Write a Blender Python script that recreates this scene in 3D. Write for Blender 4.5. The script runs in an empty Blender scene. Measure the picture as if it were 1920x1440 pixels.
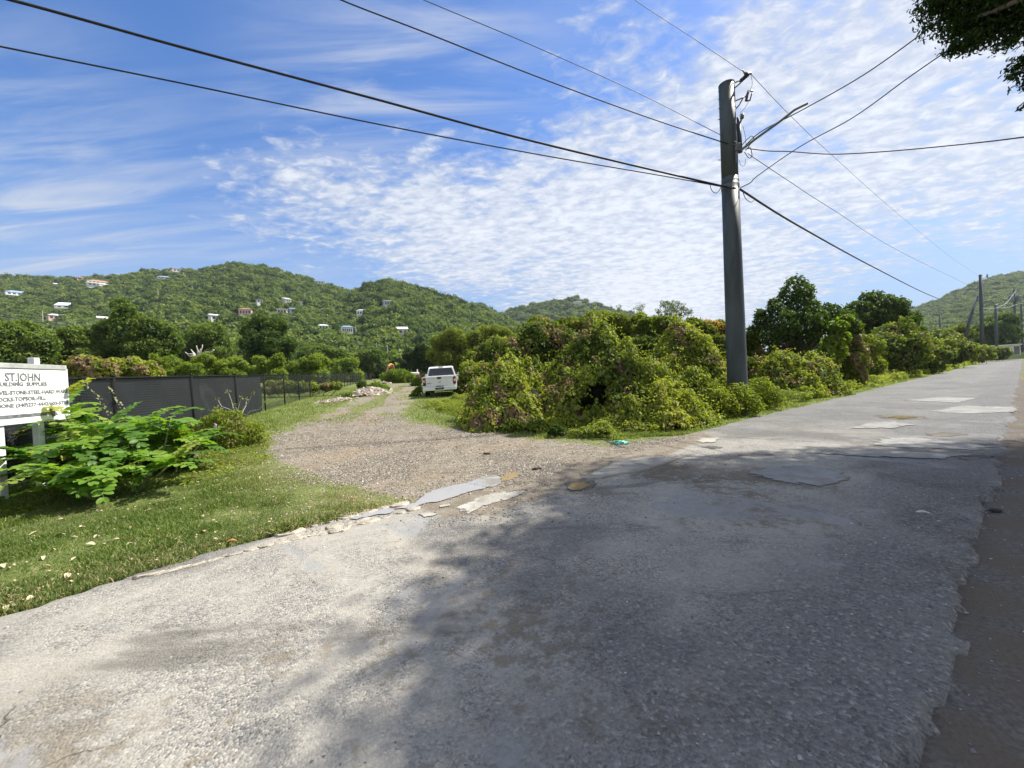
import bpy, bmesh, math, random
CLOUD_COVER = [(1500, 380, .75, .30), (1850, 250, .55, .16), (1100, 470, .50, .40), (1700, 60, .55, .12), (850, 430, .34, .24), (1150, 130, .34, .13), (1250, 560, .35, .25), (1750, 480, .3, .1), (640, 430, .34, .22), (480, 360, .26, .14), (760, 330, .3, .14),
               (1650, 530, .2, -.2), (1830, 520, .2, -.2), (1440, 250, .14, -.1), (1500, 150, .2, .05), (1200, 20, .3, -.04)]
WISP_COVER = [(60, 300, .30, .9), (690, 150, .30, 1.0), (30, 470, .2, .8), (880, 60, .3, .8), (560, 370, .3, .7), (350, 500, .25, .5)]
HAZE = 0.00012
EXPOSURE = 0.95
# shade of the big tree on the road: ground x, ground y, height of the leaves, radius
SHADE = [(2.2, 5.1, 13.6, 1.3), (4.2, 5.1, 13.8, 1.3), (6.2, 5.0, 14, 1.4), (8.2, 4.9, 14, 1.5), (10.2, 4.6, 14, 1.6), (12.5, 4.2, 14, 1.7), (15, 4, 14, 1.8),
         (1.7, 3.7, 12, 1.3), (3.0, 3.5, 12.2, 1.5), (5.0, 3.4, 12.4, 1.5), (7.0, 3.2, 12.6, 1.6), (9.5, 2.6, 12.6, 1.7), (12, 2.2, 12.6, 1.8),
         (0.95, 2.4, 10.8, 1.2), (1.9, 2.0, 11, 1.4), (3.6, 1.8, 11.2, 1.5), (5.8, 1.5, 11.4, 1.6), (8.2, 1.0, 11.4, 1.7),
         (.75, .9, 10.2, 1.2), (1.8, .5, 10.4, 1.4), (3.4, .1, 10.6, 1.6), (5.8, -.3, 10.6, 1.7), (1.4, 1.4, 13, 1.4), (2.8, 1.2, 13.2, 1.6), (5.2, 2.4, 14, 1.7), (2.6, 2.8, 14, 1.5), (4.6, 4.1, 15, 1.4), (7.4, 4.0, 15.2, 1.5)]
SHADE_LOW = [(1792, 8, 42, 7.6), (1835, 20, 46, 7.4), (1880, 10, 50, 7.2), (1925, 20, 50, 7.0), (1850, 62, 30, 7.3), (1905, 62, 28, 7.1), (1800, 50, 22, 7.5), (1790, 88, 14, 7.3), (1812, 78, 20, 7.3), (1918, 118, 22, 7.0), (1930, 150, 18, 7.0), (1760, -10, 30, 7.6), (1926, 196, 8, 7.0), (1830, -40, 60, 7.4), (1900, -40, 60, 7.2), (1905, 140, 9, 7.0)]
import numpy as np
from mathutils import Vector, Matrix, Euler

RNG = np.random.default_rng(11)
rnd = random.Random(5)
scene = bpy.context.scene
COL = scene.collection
rad = math.radians

# ------------------------------------------------------------------ camera
EYE = 1.55
PITCH, ROLL, FPX = rad(1.0), rad(2.7), 721.0
_f = Vector((0, math.cos(PITCH), -math.sin(PITCH)))
_r0 = Vector((1, 0, 0))
_u0 = Vector((0, math.sin(PITCH), math.cos(PITCH)))
_r = _r0 * math.cos(ROLL) - _u0 * math.sin(ROLL)
_u = _r0 * math.sin(ROLL) + _u0 * math.cos(ROLL)

def ray(px, py):
    a, b = (px - 960) / FPX, (720 - py) / FPX
    d = _f + _r * a + _u * b
    return d / d.y

def at(px, py, Y):
    d = ray(px, py)
    return Vector((d.x * Y, Y, EYE + d.z * Y))

def project(P):
    P = np.asarray(P, float) - np.array([0, 0, EYE])
    z = P @ np.array(_f)
    z = np.where(np.abs(z) < 1e-6, 1e-6, z)
    return 960 + FPX * (P @ np.array(_r)) / z, 720 - FPX * (P @ np.array(_u)) / z, z

cam_data = bpy.data.cameras.new("camera")
cam_data.sensor_width = 36
cam_data.lens = 36 * FPX / 1920
cam_data.clip_start = 0.05
cam_data.clip_end = 6000
cam = bpy.data.objects.new("camera", cam_data)
M = Matrix((_r, _u, -_f)).transposed().to_4x4()
M.translation = (0, 0, EYE)
cam.matrix_world = M
COL.objects.link(cam)
scene.camera = cam

# ------------------------------------------------------------------ noise
def _hash(ix, iy, s):
    n = (ix.astype(np.int64) * 374761393 + iy.astype(np.int64) * 668265263 + s * 974711) & 0x7fffffff
    n = ((n ^ (n >> 13)) * 1274126177) & 0x7fffffff
    n = n ^ (n >> 16)
    return (n & 0xffff) / 65535.0

def vnoise(x, y, s=0):
    x, y = np.asarray(x, float), np.asarray(y, float)
    ix, iy = np.floor(x), np.floor(y)
    fx, fy = x - ix, y - iy
    fx, fy = fx * fx * (3 - 2 * fx), fy * fy * (3 - 2 * fy)
    a, b = _hash(ix, iy, s), _hash(ix + 1, iy, s)
    c, d = _hash(ix, iy + 1, s), _hash(ix + 1, iy + 1, s)
    return (a * (1 - fx) + b * fx) * (1 - fy) + (c * (1 - fx) + d * fx) * fy

def fbm(x, y, s=0, o=4):
    t, a, n = 0, 0.5, 0
    for i in range(o):
        t = t + a * vnoise(x * 2 ** i + 17.3 * i, y * 2 ** i - 9.1 * i, s + i)
        n += a
        a *= 0.5
    return t / n

def sst(a, b, x):
    t = np.clip((np.asarray(x, float) - a) / (b - a), 0, 1)
    return t * t * (3 - 2 * t)

# ------------------------------------------------------------------ road frame and ground height
RU, RN = np.array([0.8, 0.6]), np.array([-0.6, 0.8])   # along the road, across it (to the far side)
N_LEFT, N_RIGHT = 4.85, 0.24

def road_n(x, y):
    return RN[0] * np.asarray(x, float) + RN[1] * np.asarray(y, float)

def gz(x, y):
    x, y = np.asarray(x, float), np.asarray(y, float)
    d = road_n(x, y) - N_LEFT
    up = 0.033 * np.minimum(np.maximum(d - 0.3, 0), 110)
    up = up * (0.85 + 0.3 * sst(-14, 2, x))
    bump = 0.05 * (fbm(x * .5, y * .5, 3, 3) - .5) * sst(.2, 2.5, d) + .012 * (fbm(x * 3, y * 3, 8, 2) - .5) * sst(0, .5, d)
    low = -0.03 * sst(0, .8, N_RIGHT - road_n(x, y)) - 0.25 * sst(3, 30, N_RIGHT - road_n(x, y))
    return up + bump + low

def gp(px, py, off=0.0):
    """point where the view ray meets the ground"""
    d = ray(px, py)
    Y = 4.0
    lo, hi = .8, 400.0
    for i in range(60):
        m = (lo + hi) / 2
        if EYE + d.z * m > float(gz(d.x * m, m)) + off:
            lo = m
        else:
            hi = m
    return Vector((d.x * lo, lo, float(gz(d.x * lo, lo)) + off))

def gxy(pts):
    return np.array([[*gp(*p)[:2]] for p in pts])

def poly_sd(x, y, poly):
    """signed distance, positive inside"""
    x, y = np.asarray(x, float), np.asarray(y, float)
    inside = np.zeros(x.shape, bool)
    dmin = np.full(x.shape, 1e9)
    n = len(poly)
    for i in range(n):
        x0, y0 = poly[i]
        x1, y1 = poly[(i + 1) % n]
        if y0 != y1:
            c = ((y0 > y) != (y1 > y)) & (x < (x1 - x0) * (y - y0) / (y1 - y0) + x0)
            inside ^= c
        ex, ey = x1 - x0, y1 - y0
        L = ex * ex + ey * ey + 1e-12
        t = np.clip(((x - x0) * ex + (y - y0) * ey) / L, 0, 1)
        dmin = np.minimum(dmin, np.hypot(x - x0 - t * ex, y - y0 - t * ey))
    return np.where(inside, dmin, -dmin)

# ------------------------------------------------------------------ object helpers
def tag(o, label=None, cat=None, group=None, kind=None):
    if label: o['label'] = label
    if cat: o['category'] = cat
    if group: o['group'] = group
    if kind: o['kind'] = kind
    return o

def empty(name, loc, label=None, cat=None, group=None, rz=0.0):
    o = bpy.data.objects.new(name, None)
    o.empty_display_size = .2
    COL.objects.link(o)
    o.location = loc
    o.rotation_euler = (0, 0, rz)
    return tag(o, label, cat, group)

def link(name, me, mat=None, parent=None, loc=None):
    o = bpy.data.objects.new(name, me)
    COL.objects.link(o)
    if mat is not None:
        for m in (mat if isinstance(mat, (list, tuple)) else [mat]):
            me.materials.append(m)
    if parent is not None:
        o.parent = parent
    if loc is not None:
        o.location = loc
    return o

def np_mesh(name, V, faces, k, attrs=None, smooth=False):
    """V (n,3); faces (m,k) uniform size"""
    V = np.ascontiguousarray(V, np.float32)
    faces = np.ascontiguousarray(faces, np.int32)
    me = bpy.data.meshes.new(name)
    me.vertices.add(len(V))
    me.vertices.foreach_set("co", V.ravel())
    me.loops.add(faces.size)
    me.loops.foreach_set("vertex_index", faces.ravel())
    me.polygons.add(len(faces))
    me.polygons.foreach_set("loop_start", np.arange(0, faces.size, k, dtype=np.int32))
    me.polygons.foreach_set("loop_total", np.full(len(faces), k, np.int32))
    if smooth:
        me.polygons.foreach_set("use_smooth", np.ones(len(faces), bool))
    me.update(calc_edges=True)
    for nm, arr in (attrs or {}).items():
        a = me.attributes.new(nm, 'FLOAT', 'POINT')
        a.data.foreach_set("value", np.ascontiguousarray(arr, np.float32))
    return me

def bm_mesh(name, bm, smooth=False):
    me = bpy.data.meshes.new(name)
    bmesh.ops.recalc_face_normals(bm, faces=bm.faces)
    bm.to_mesh(me)
    bm.free()
    if smooth:
        for p in me.polygons: p.use_smooth = len(p.vertices) < 5
    return me

def add_box(bm, c, s, rot=None, bevel=0.0):
    vs = bmesh.ops.create_cube(bm, size=1.0)['verts']
    for v in vs:
        v.co = Vector((v.co.x * s[0], v.co.y * s[1], v.co.z * s[2]))
    if bevel:
        es = list({e for v in vs for e in v.link_edges})
        r = bmesh.ops.bevel(bm, geom=es, offset=bevel, segments=2, affect='EDGES', profile=.5)
        vs = list({v for f in r['faces'] for v in f.verts} | {v for v in vs if v.is_valid})
    for v in vs:
        if rot is not None:
            v.co = rot @ v.co
        v.co += Vector(c)
    return vs

def tube_arrays(pts, radii, seg=8):
    pts = [Vector(p) for p in pts]
    V, Fc = [], []
    n = len(pts)
    prev = None
    for i, p in enumerate(pts):
        t = (pts[min(i + 1, n - 1)] - pts[max(i - 1, 0)]).normalized()
        if prev is None:
            a = Vector((0, 0, 1)) if abs(t.z) < .9 else Vector((1, 0, 0))
            b = t.cross(a).normalized()
        else:
            b = (prev - t * prev.dot(t)).normalized()
        prev = b
        c = t.cross(b)
        r = radii[i] if hasattr(radii, '__len__') else radii
        for k in range(seg):
            an = 2 * math.pi * k / seg
            V.append(p + (b * math.cos(an) + c * math.sin(an)) * r)
    for i in range(n - 1):
        for k in range(seg):
            k2 = (k + 1) % seg
            Fc.append((i * seg + k, i * seg + k2, (i + 1) * seg + k2, (i + 1) * seg + k))
    return [tuple(v) for v in V], Fc

def add_tube(bm, pts, radii, seg=8, cap=True):
    V, Fc = tube_arrays(pts, radii, seg)
    vs = [bm.verts.new(v) for v in V]
    for f in Fc:
        bm.faces.new([vs[i] for i in f])
    if cap:
        bm.faces.new(vs[:seg][::-1])
        bm.faces.new(vs[-seg:])
    return vs

def add_lathe(bm, prof, seg=24, c=(0, 0, 0)):
    rings = []
    for r, z in prof:
        rings.append([bm.verts.new((c[0] + r * math.cos(2 * math.pi * k / seg), c[1] + r * math.sin(2 * math.pi * k / seg), c[2] + z)) for k in range(seg)])
    for a, b in zip(rings, rings[1:]):
        for k in range(seg):
            bm.faces.new((a[k], a[(k + 1) % seg], b[(k + 1) % seg], b[k]))
    if prof[0][0] > 1e-4: bm.faces.new(rings[0][::-1])
    if prof[-1][0] > 1e-4: bm.faces.new(rings[-1])

def add_prism(bm, poly, axis, lo, hi):
    """extrude a 2D polygon; axis 'x': poly=(y,z); 'z': poly=(x,y)"""
    def mk(p, t):
        return {'x': (t, p[0], p[1]), 'y': (p[0], t, p[1]), 'z': (p[0], p[1], t)}[axis]
    a = [bm.verts.new(mk(p, lo)) for p in poly]
    b = [bm.verts.new(mk(p, hi)) for p in poly]
    n = len(poly)
    for i in range(n):
        bm.faces.new((a[i], a[(i + 1) % n], b[(i + 1) % n], b[i]))
    bm.faces.new(a[::-1])
    bm.faces.new(b)
    return a, b

# ------------------------------------------------------------------ materials
class NT:
    def __init__(self, name):
        self.m = bpy.data.materials.new(name)
        self.m.use_nodes = True
        self.t = self.m.node_tree
        self.t.nodes.clear()
        self.out = self.n('ShaderNodeOutputMaterial')
    def n(self, typ, **kw):
        nd = self.t.nodes.new(typ)
        for k, v in kw.items():
            if k.startswith('i_'):
                key = k[2:]
                key = int(key) if key.isdigit() else key.replace('_', ' ')
                nd.inputs[key].default_value = v
            else:
                setattr(nd, k, v)
        return nd
    def l(self, a, b):
        self.t.links.new(a, b)
    def coord(self, scale=None):
        c = self.n('ShaderNodeTexCoord').outputs['Object']
        if scale is None: return c
        mp = self.n('ShaderNodeMapping')
        mp.inputs['Scale'].default_value = scale if hasattr(scale, '__len__') else (scale,) * 3
        self.l(c, mp.inputs['Vector'])
        return mp.outputs['Vector']
    def noise(self, scale, detail=4, rough=.55, vec=None, dist=0.0):
        nd = self.n('ShaderNodeTexNoise', i_Scale=scale, i_Detail=detail, i_Roughness=rough, i_Distortion=dist)
        self.l(vec if vec is not None else self.coord(), nd.inputs['Vector'])
        return nd.outputs['Fac']
    def voro(self, scale, feature='F1', out='Distance', vec=None, rnd=1.0):
        nd = self.n('ShaderNodeTexVoronoi', feature=feature)
        nd.inputs['Scale'].default_value = scale
        nd.inputs['Randomness'].default_value = rnd
        self.l(vec if vec is not None else self.coord(), nd.inputs['Vector'])
        return nd.outputs[out]
    def attr(self, name):
        return self.n('ShaderNodeAttribute', attribute_name=name).outputs['Fac']
    def math(self, op, a, b=None, c=None, clamp=False):
        nd = self.n('ShaderNodeMath', operation=op, use_clamp=clamp)
        for i, v in enumerate((a, b, c)):
            if v is None: continue
            if isinstance(v, (int, float)): nd.inputs[i].default_value = v
            else: self.l(v, nd.inputs[i])
        return nd.outputs[0]
    def ramp(self, fac, stops, interp='LINEAR'):
        nd = self.n('ShaderNodeValToRGB')
        nd.color_ramp.interpolation = interp
        el = nd.color_ramp.elements
        while len(el) < len(stops): el.new(.5)
        for e, (p, c) in zip(el, stops):
            e.position = p
            e.color = (*c, 1) if len(c) == 3 else c
        self.l(fac, nd.inputs['Fac'])
        return nd.outputs['Color']
    def step(self, fac, a, b):
        nd = self.n('ShaderNodeMapRange', interpolation_type='SMOOTHSTEP')
        nd.inputs[1].default_value = a; nd.inputs[2].default_value = b
        self.l(fac, nd.inputs[0])
        return nd.outputs[0]
    def mix(self, fac, a, b, mode='MIX'):
        nd = self.n('ShaderNodeMix', data_type='RGBA', blend_type=mode)
        for v, i in ((fac, 0), (a, 6), (b, 7)):
            if isinstance(v, (int, float)): nd.inputs[i].default_value = v
            elif isinstance(v, (tuple, list)): nd.inputs[i].default_value = (*v, 1) if len(v) == 3 else v
            else: self.l(v, nd.inputs[i])
        return nd.outputs[2]
    def bump(self, h, strength=.5, dist=.01):
        nd = self.n('ShaderNodeBump')
        nd.inputs['Strength'].default_value = strength
        nd.inputs['Distance'].default_value = dist
        self.l(h, nd.inputs['Height'])
        return nd.outputs['Normal']
    def bsdf(self, color, rough=.8, spec=.3, normal=None, **kw):
        nd = self.n('ShaderNodeBsdfPrincipled')
        for v, k in ((color, 'Base Color'), (rough, 'Roughness'), (spec, 'Specular IOR Level')):
            if isinstance(v, (int, float)): nd.inputs[k].default_value = v
            elif isinstance(v, (tuple, list)): nd.inputs[k].default_value = (*v, 1)
            else: self.l(v, nd.inputs[k])
        for k, v in kw.items():
            nd.inputs[k.replace('_', ' ')].default_value = v
        if normal is not None: self.l(normal, nd.inputs['Normal'])
        return nd.outputs[0]
    def done(self, shader):
        self.l(shader, self.out.inputs['Surface'])
        return self.m

def plain(name, col, rough=.6, spec=.4, var=.25, nscale=6.0, bump=0.0, metallic=0.0, **kw):
    t = NT(name)
    n = t.noise(nscale, 5, .6)
    c = t.mix(t.step(n, .3, .7), tuple(x * (1 - var) for x in col), tuple(min(1, x * (1 + var)) for x in col))
    nm = t.bump(t.noise(nscale * 6, 3), bump, .01) if bump else None
    return t.done(t.bsdf(c, rough, spec, nm, Metallic=metallic, **kw))

def leaf_mat(name, stops, trans=.35, rough=.5, spec=.35, objrand=0.0, tcol=(1.35, 1.5, .6)):
    t = NT(name)
    f = t.attr('tint')
    if objrand:
        oi = t.n('ShaderNodeObjectInfo')
        f = t.math('ADD', f, t.math('MULTIPLY', t.math('SUBTRACT', oi.outputs['Random'], .5), objrand), clamp=True)
    c = t.ramp(f, stops)
    d = t.bsdf(c, rough, spec)
    tr = t.n('ShaderNodeBsdfTranslucent')
    t.l(t.mix(1.0, c, tcol, 'MULTIPLY'), tr.inputs['Color'])
    mx = t.n('ShaderNodeMixShader', i_0=trans)
    t.l(d, mx.inputs[1]); t.l(tr.outputs[0], mx.inputs[2])
    return t.done(mx.outputs[0])

# ------------------------------------------------------------------ leaves
def unit(v):
    return v / (np.linalg.norm(v, axis=1, keepdims=True) + 1e-9)

def leaf_arrays(P, Nm, size, tint, kind='quad', width=.5, droop=.6, rng=RNG):
    """P: leaf bases, Nm: leaf normals. Returns V, F(k=4), tint per vertex"""
    n = len(P)
    down = np.tile([0, 0, -1.0], (n, 1)) * droop + rng.normal(0, .5, (n, 3))
    T = unit(down - Nm * np.sum(down * Nm, 1, keepdims=True))
    B = np.cross(Nm, T)
    size = np.broadcast_to(np.asarray(size, float), (n,))[:, None]
    fold = (.12 * size) * Nm
    if kind == 'quad':
        prof = [(0, 0, 0), (.45, width / 2, 1), (1, 0, -.3), (.45, -width / 2, 1)]
        fc = [[0, 1, 2, 3]]
    elif kind == 'oval':
        w = width / 2
        prof = [(0, 0, 0), (.28, w * .95, 1), (.72, w * .72, .6), (1, 0, -1.2), (.72, -w * .72, .6), (.28, -w * .95, 1)]
        fc = [[0, 1, 2, 3], [0, 3, 4, 5]]
    elif kind == 'blade':
        prof = [(0, width / 2, 0), (.55, width * .4, 1), (1, 0, 3.0), (.55, -width * .1, 1), (0, -width / 2, 0)]
        prof = [(0, width / 2, 0), (1, width * .08, 2), (1, -width * .08, 2), (0, -width / 2, 0)]
        fc = [[0, 1, 2, 3]]
    k = len(prof)
    V = np.empty((n, k, 3))
    for j, (a, b, h) in enumerate(prof):
        V[:, j] = P + T * size * a + B * size * b + fold * h
    Fc = (np.arange(n)[:, None, None] * k + np.array(fc)[None]).reshape(-1, 4)
    return V.reshape(-1, 3), Fc, np.repeat(tint, k)

def join_arrays(parts):
    Vs, Fs, Ts, off = [], [], [], 0
    for V, Fc, T in parts:
        Vs.append(V); Fs.append(Fc + off); Ts.append(T)
        off += len(V)
    return np.concatenate(Vs), np.concatenate(Fs), np.concatenate(Ts)

def sphere_dirs(n, rng=RNG):
    v = rng.normal(size=(n, 3))
    return unit(v)

def blob_points(blobs, n, rng=RNG, depth=.25, rough=.18, cull=.8):
    """blobs: (center(3), radii(3)). points on the union's lumpy shell + outward normals"""
    C = np.array([b[0] for b in blobs], float)
    Rr = np.array([b[1] for b in blobs], float)
    area = (Rr[:, 0] * Rr[:, 1] + Rr[:, 0] * Rr[:, 2] + Rr[:, 1] * Rr[:, 2])
    m = int(n * 1.9)
    idx = rng.choice(len(blobs), m, p=area / area.sum())
    D = sphere_dirs(m, rng)
    s = 1 - depth * rng.random(m) ** 1.5
    ph = idx * 1.7
    lump = (np.sin(D[:, 0] * 5 + ph) * np.sin(D[:, 1] * 6 + ph * 2) + np.sin(D[:, 2] * 7 + ph * 3) * .7 + .7 * np.sin(D[:, 0] * 11 + D[:, 2] * 9 + ph)) * rough * .6
    P = C[idx] + D * Rr[idx] * (s + lump)[:, None]
    keep = np.ones(m, bool)
    for i in range(len(blobs)):
        q = (P - C[i]) / (Rr[i] * cull)
        keep &= ~(((q * q).sum(1) < 1) & (idx != i))
    Nn = unit(D / Rr[idx])
    P, Nn, idx = P[keep][:n], Nn[keep][:n], idx[keep][:n]
    return P, Nn, idx

def foliage(blobs, n, leaf, rng=RNG, kind='quad', width=.6, droop=.6, depth=.25, rough=.18, jitter=.6,
            dry=0.0, tint0=.35, tvar=.25, pscale=1.2, yellow_top=0.0, cull=.8, core=True, zmin=None, sub=0, subr=(.3, .55)):
    kids = list(blobs)
    if sub:
        kids = []
        for c, r in blobs:
            kids.append((c, tuple(np.array(r) * .84)))
            for d in sphere_dirs(sub, rng):
                if d[2] < -.45: d[2] *= -1
                f_ = rng.uniform(*subr)
                kids.append((tuple(np.array(c) + d * np.array(r) * (1.02 - f_ * .55)), tuple(np.array(r) * f_ * rng.uniform(.8, 1.2, 3))))
    P, Nn, idx = blob_points(kids, n, rng, depth, rough, cull)
    if zmin is not None:
        k = P[:, 2] > gz(P[:, 0], P[:, 1]) + zmin
        P, Nn, idx = P[k], Nn[k], idx[k]
    m = len(P)
    Nl = unit(Nn + rng.normal(0, jitter, (m, 3)))
    patch = fbm(P[:, 0] * pscale + P[:, 2] * .7 * pscale, P[:, 1] * pscale - P[:, 2] * pscale, 21, 3)
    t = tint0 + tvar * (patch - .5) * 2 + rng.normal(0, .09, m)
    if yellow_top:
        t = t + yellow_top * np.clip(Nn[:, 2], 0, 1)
    t = np.clip(t, 0, .8)
    if dry:
        p2 = fbm(P[:, 0] * pscale * 1.3 + 40 + P[:, 2] * pscale, P[:, 1] * pscale * 1.3 + P[:, 2] * .5, 55, 3)
        isdry = p2 + rng.normal(0, .07, m) > (.78 - dry)
        t = np.where(isdry, rng.uniform(.86, 1, m), t)
    sz = leaf * rng.uniform(.6, 1.3, m)
    parts = [leaf_arrays(P, Nl, sz, t, kind, width, droop, rng)]
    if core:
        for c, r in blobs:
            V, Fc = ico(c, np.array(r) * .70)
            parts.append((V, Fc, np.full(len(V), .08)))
    return join_arrays(parts)

_ico = None
def ico(c, r):
    global _ico
    if _ico is None:
        u, v = 10, 7
        V, Fc = [], []
        for j in range(v + 1):
            th = math.pi * j / v
            for i in range(u):
                ph = 2 * math.pi * i / u
                V.append((math.sin(th) * math.cos(ph), math.sin(th) * math.sin(ph), math.cos(th)))
        for j in range(v):
            for i in range(u):
                Fc.append((j * u + i, j * u + (i + 1) % u, (j + 1) * u + (i + 1) % u, (j + 1) * u + i))
        _ico = (np.array(V), np.array(Fc))
    V = _ico[0]
    lump = 1 + .12 * np.sin(V[:, 0] * 4 + c[0]) * np.sin(V[:, 1] * 5 + c[1]) + .1 * np.sin(V[:, 2] * 6 + c[0] * 2)
    return V * np.asarray(r) * lump[:, None] + np.asarray(c), _ico[1]
# ------------------------------------------------------------------ sun, sky and clouds
SUN_AZ, SUN_EL = rad(68), rad(53)
sun_dir = Vector((math.sin(SUN_AZ) * math.cos(SUN_EL), math.cos(SUN_AZ) * math.cos(SUN_EL), math.sin(SUN_EL)))
sl = bpy.data.lights.new("sun", 'SUN')
sl.energy = 4.6
sl.angle = rad(.53)
sl.color = (1.0, .955, .87)
so = bpy.data.objects.new("sun", sl)
so.rotation_euler = sun_dir.to_track_quat('Z', 'Y').to_euler()
COL.objects.link(so)

world = bpy.data.worlds.new("World")
scene.world = world
world.use_nodes = True
wt = NT.__new__(NT)
wt.t = world.node_tree
wt.t.nodes.clear()
wo = wt.n('ShaderNodeOutputWorld')
bg = wt.n('ShaderNodeBackground')
bg.inputs['Strength'].default_value = 0.12
wt.l(bg.outputs[0], wo.inputs['Surface'])
sky = wt.n('ShaderNodeTexSky', sky_type='NISHITA', sun_disc=False, sun_elevation=SUN_EL, sun_rotation=SUN_AZ,
           altitude=0, air_density=1.0, dust_density=.5, ozone_density=3.0)
hsv = wt.n('ShaderNodeHueSaturation', i_Saturation=1.28, i_Value=.84, i_Hue=.508)
wt.l(sky.outputs[0], hsv.inputs['Color'])
gen = wt.n('ShaderNodeTexCoord').outputs['Generated']
nrm = wt.n('ShaderNodeVectorMath', operation='NORMALIZE'); wt.l(gen, nrm.inputs[0])
sep = wt.n('ShaderNodeSeparateXYZ'); wt.l(nrm.outputs[0], sep.inputs[0])
dx, dy, dz = sep.outputs
zc = wt.math('MAXIMUM', wt.math('ADD', dz, .10), .03)
u_ = wt.math('DIVIDE', dx, zc)
v_ = wt.math('DIVIDE', dy, zc)
cmb = wt.n('ShaderNodeCombineXYZ'); wt.l(u_, cmb.inputs[0]); wt.l(v_, cmb.inputs[1])
def wmap(scale, rot=0.0, loc=(0, 0, 0)):
    mp = wt.n('ShaderNodeMapping')
    mp.inputs['Scale'].default_value = scale
    mp.inputs['Rotation'].default_value = (0, 0, rot)
    mp.inputs['Location'].default_value = loc
    wt.l(cmb.outputs[0], mp.inputs['Vector'])
    return mp.outputs['Vector']
def blob(px, py, r, amp):
    """soft patch of cloud cover round a direction of the sky"""
    d = ray(px, py).normalized()
    vm = wt.n('ShaderNodeVectorMath', operation='DISTANCE')
    vm.inputs[1].default_value = d
    wt.l(nrm.outputs[0], vm.inputs[0])
    s = wt.n('ShaderNodeMapRange', interpolation_type='SMOOTHSTEP')
    s.inputs[1].default_value = r; s.inputs[2].default_value = 0
    s.inputs[3].default_value = 0; s.inputs[4].default_value = amp
    wt.l(vm.outputs['Value'], s.inputs[0])
    return s.outputs[0]
cover = wt.math('MULTIPLY', wt.math('SUBTRACT', wt.step(dy, .38, .02), .14), .50)  # unseen cloud behind and overhead, added to whiten the fill light
for b in CLOUD_COVER:
    o = blob(*b)
    cover = o if cover is None else wt.math('ADD', cover, o)
big = wt.noise(.85, 5, .55, wmap((1, 1, 1), .5, (3.1, 1.7, 0)), .6)
mid = wt.noise(3.6, 6, .6, wmap((1.0, 1.35, 1), .6), .5)
fine = wt.noise(13, 5, .62, wmap((1, 1.5, 1), .75), .35)
puff = wt.voro(9.0, 'SMOOTH_F1', 'Distance', wmap((1, 1.5, 1), .7))
streak = wt.noise(2.2, 5, .6, wmap((.45, 2.6, 1), -.55), .8)
d1 = wt.math('ADD', wt.math('MULTIPLY', big, .55), wt.math('MULTIPLY', mid, .48))
d1 = wt.math('ADD', d1, wt.math('MULTIPLY', wt.math('SUBTRACT', fine, .5), .60))
d1 = wt.math('ADD', d1, wt.math('MULTIPLY', wt.math('SUBTRACT', .42, puff), .24))
dens = wt.math('ADD', d1, wt.math('SUBTRACT', cover, .62))
alpha = wt.step(dens, -.03, .32)
wisp = wt.math('MULTIPLY', wt.step(streak, .38, .72), .75)
wispc = None
for b in WISP_COVER:
    o = blob(*b)
    wispc = o if wispc is None else wt.math('ADD', wispc, o)
alpha = wt.math('MAXIMUM', alpha, wt.math('MULTIPLY', wisp, wispc), clamp=True)
alpha = wt.math('MULTIPLY', alpha, .93)
shade = wt.step(wt.math('ADD', dens, wt.math('MULTIPLY', wt.math('SUBTRACT', fine, .5), .8)), .12, .62)
ccol = wt.mix(shade, (2.65, 2.92, 3.45), (3.95, 4.1, 4.4))
# pale band of air towards the horizon
hz_ = wt.math('MULTIPLY', wt.step(dz, .50, .02), .85)
base = wt.mix(hz_, hsv.outputs[0], (1.45, 2.0, 3.05))
wt.l(wt.mix(alpha, base, ccol), bg.inputs['Color'])

# ------------------------------------------------------------------ ground, track, road
DIRT = gxy([(770, 936), (700, 925), (640, 908), (560, 890), (505, 850), (522, 815), (592, 785), (650, 757), (700, 735),
            (742, 718), (775, 709), (797, 717), (788, 735), (766, 757), (748, 782), (800, 797), (880, 806), (960, 819),
            (1060, 826), (1130, 833), (1235, 826), (1300, 822), (1180, 880), (1100, 905), (1000, 938), (930, 965), (860, 968)])
def dirt_mask(x, y):
    s = poly_sd(x, y, DIRT)
    w = .35 * (fbm(x * 1.1, y * 1.1, 31, 4) - .5) * 2 + .16 * (fbm(x * 5, y * 5, 37, 3) - .5) * 2
    return sst(-.25, .35, s + w * np.clip(y / 8, .5, 2.0))

def track_grass(x, y):
    """how much grass has crept over the dirt track: a strip between the wheel ruts and patches"""
    w = x - np.interp(y, [12, 14.1, 18.7, 25.4, 37, 53, 80], [-5.2, -6.0, -7.0, -8.4, -10.9, -14.4, -20.5])
    n = fbm(x * 2, y * .8, 171, 3) - .5
    strip_ = sst(.75, .25, np.abs(w + .25) + .9 * n)
    return np.clip(sst(11.2, 14, y) * (strip_ + .9 * sst(.50, .62, fbm(x * 1.3, y * .8, 173, 3))), 0, 1)

def graded(segs):
    out = [segs[0][0]]
    for a, b, st in segs:
        n = max(1, int(round((b - a) / st)))
        out += list(np.linspace(a, b, n + 1)[1:])
    return np.array(out)

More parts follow.
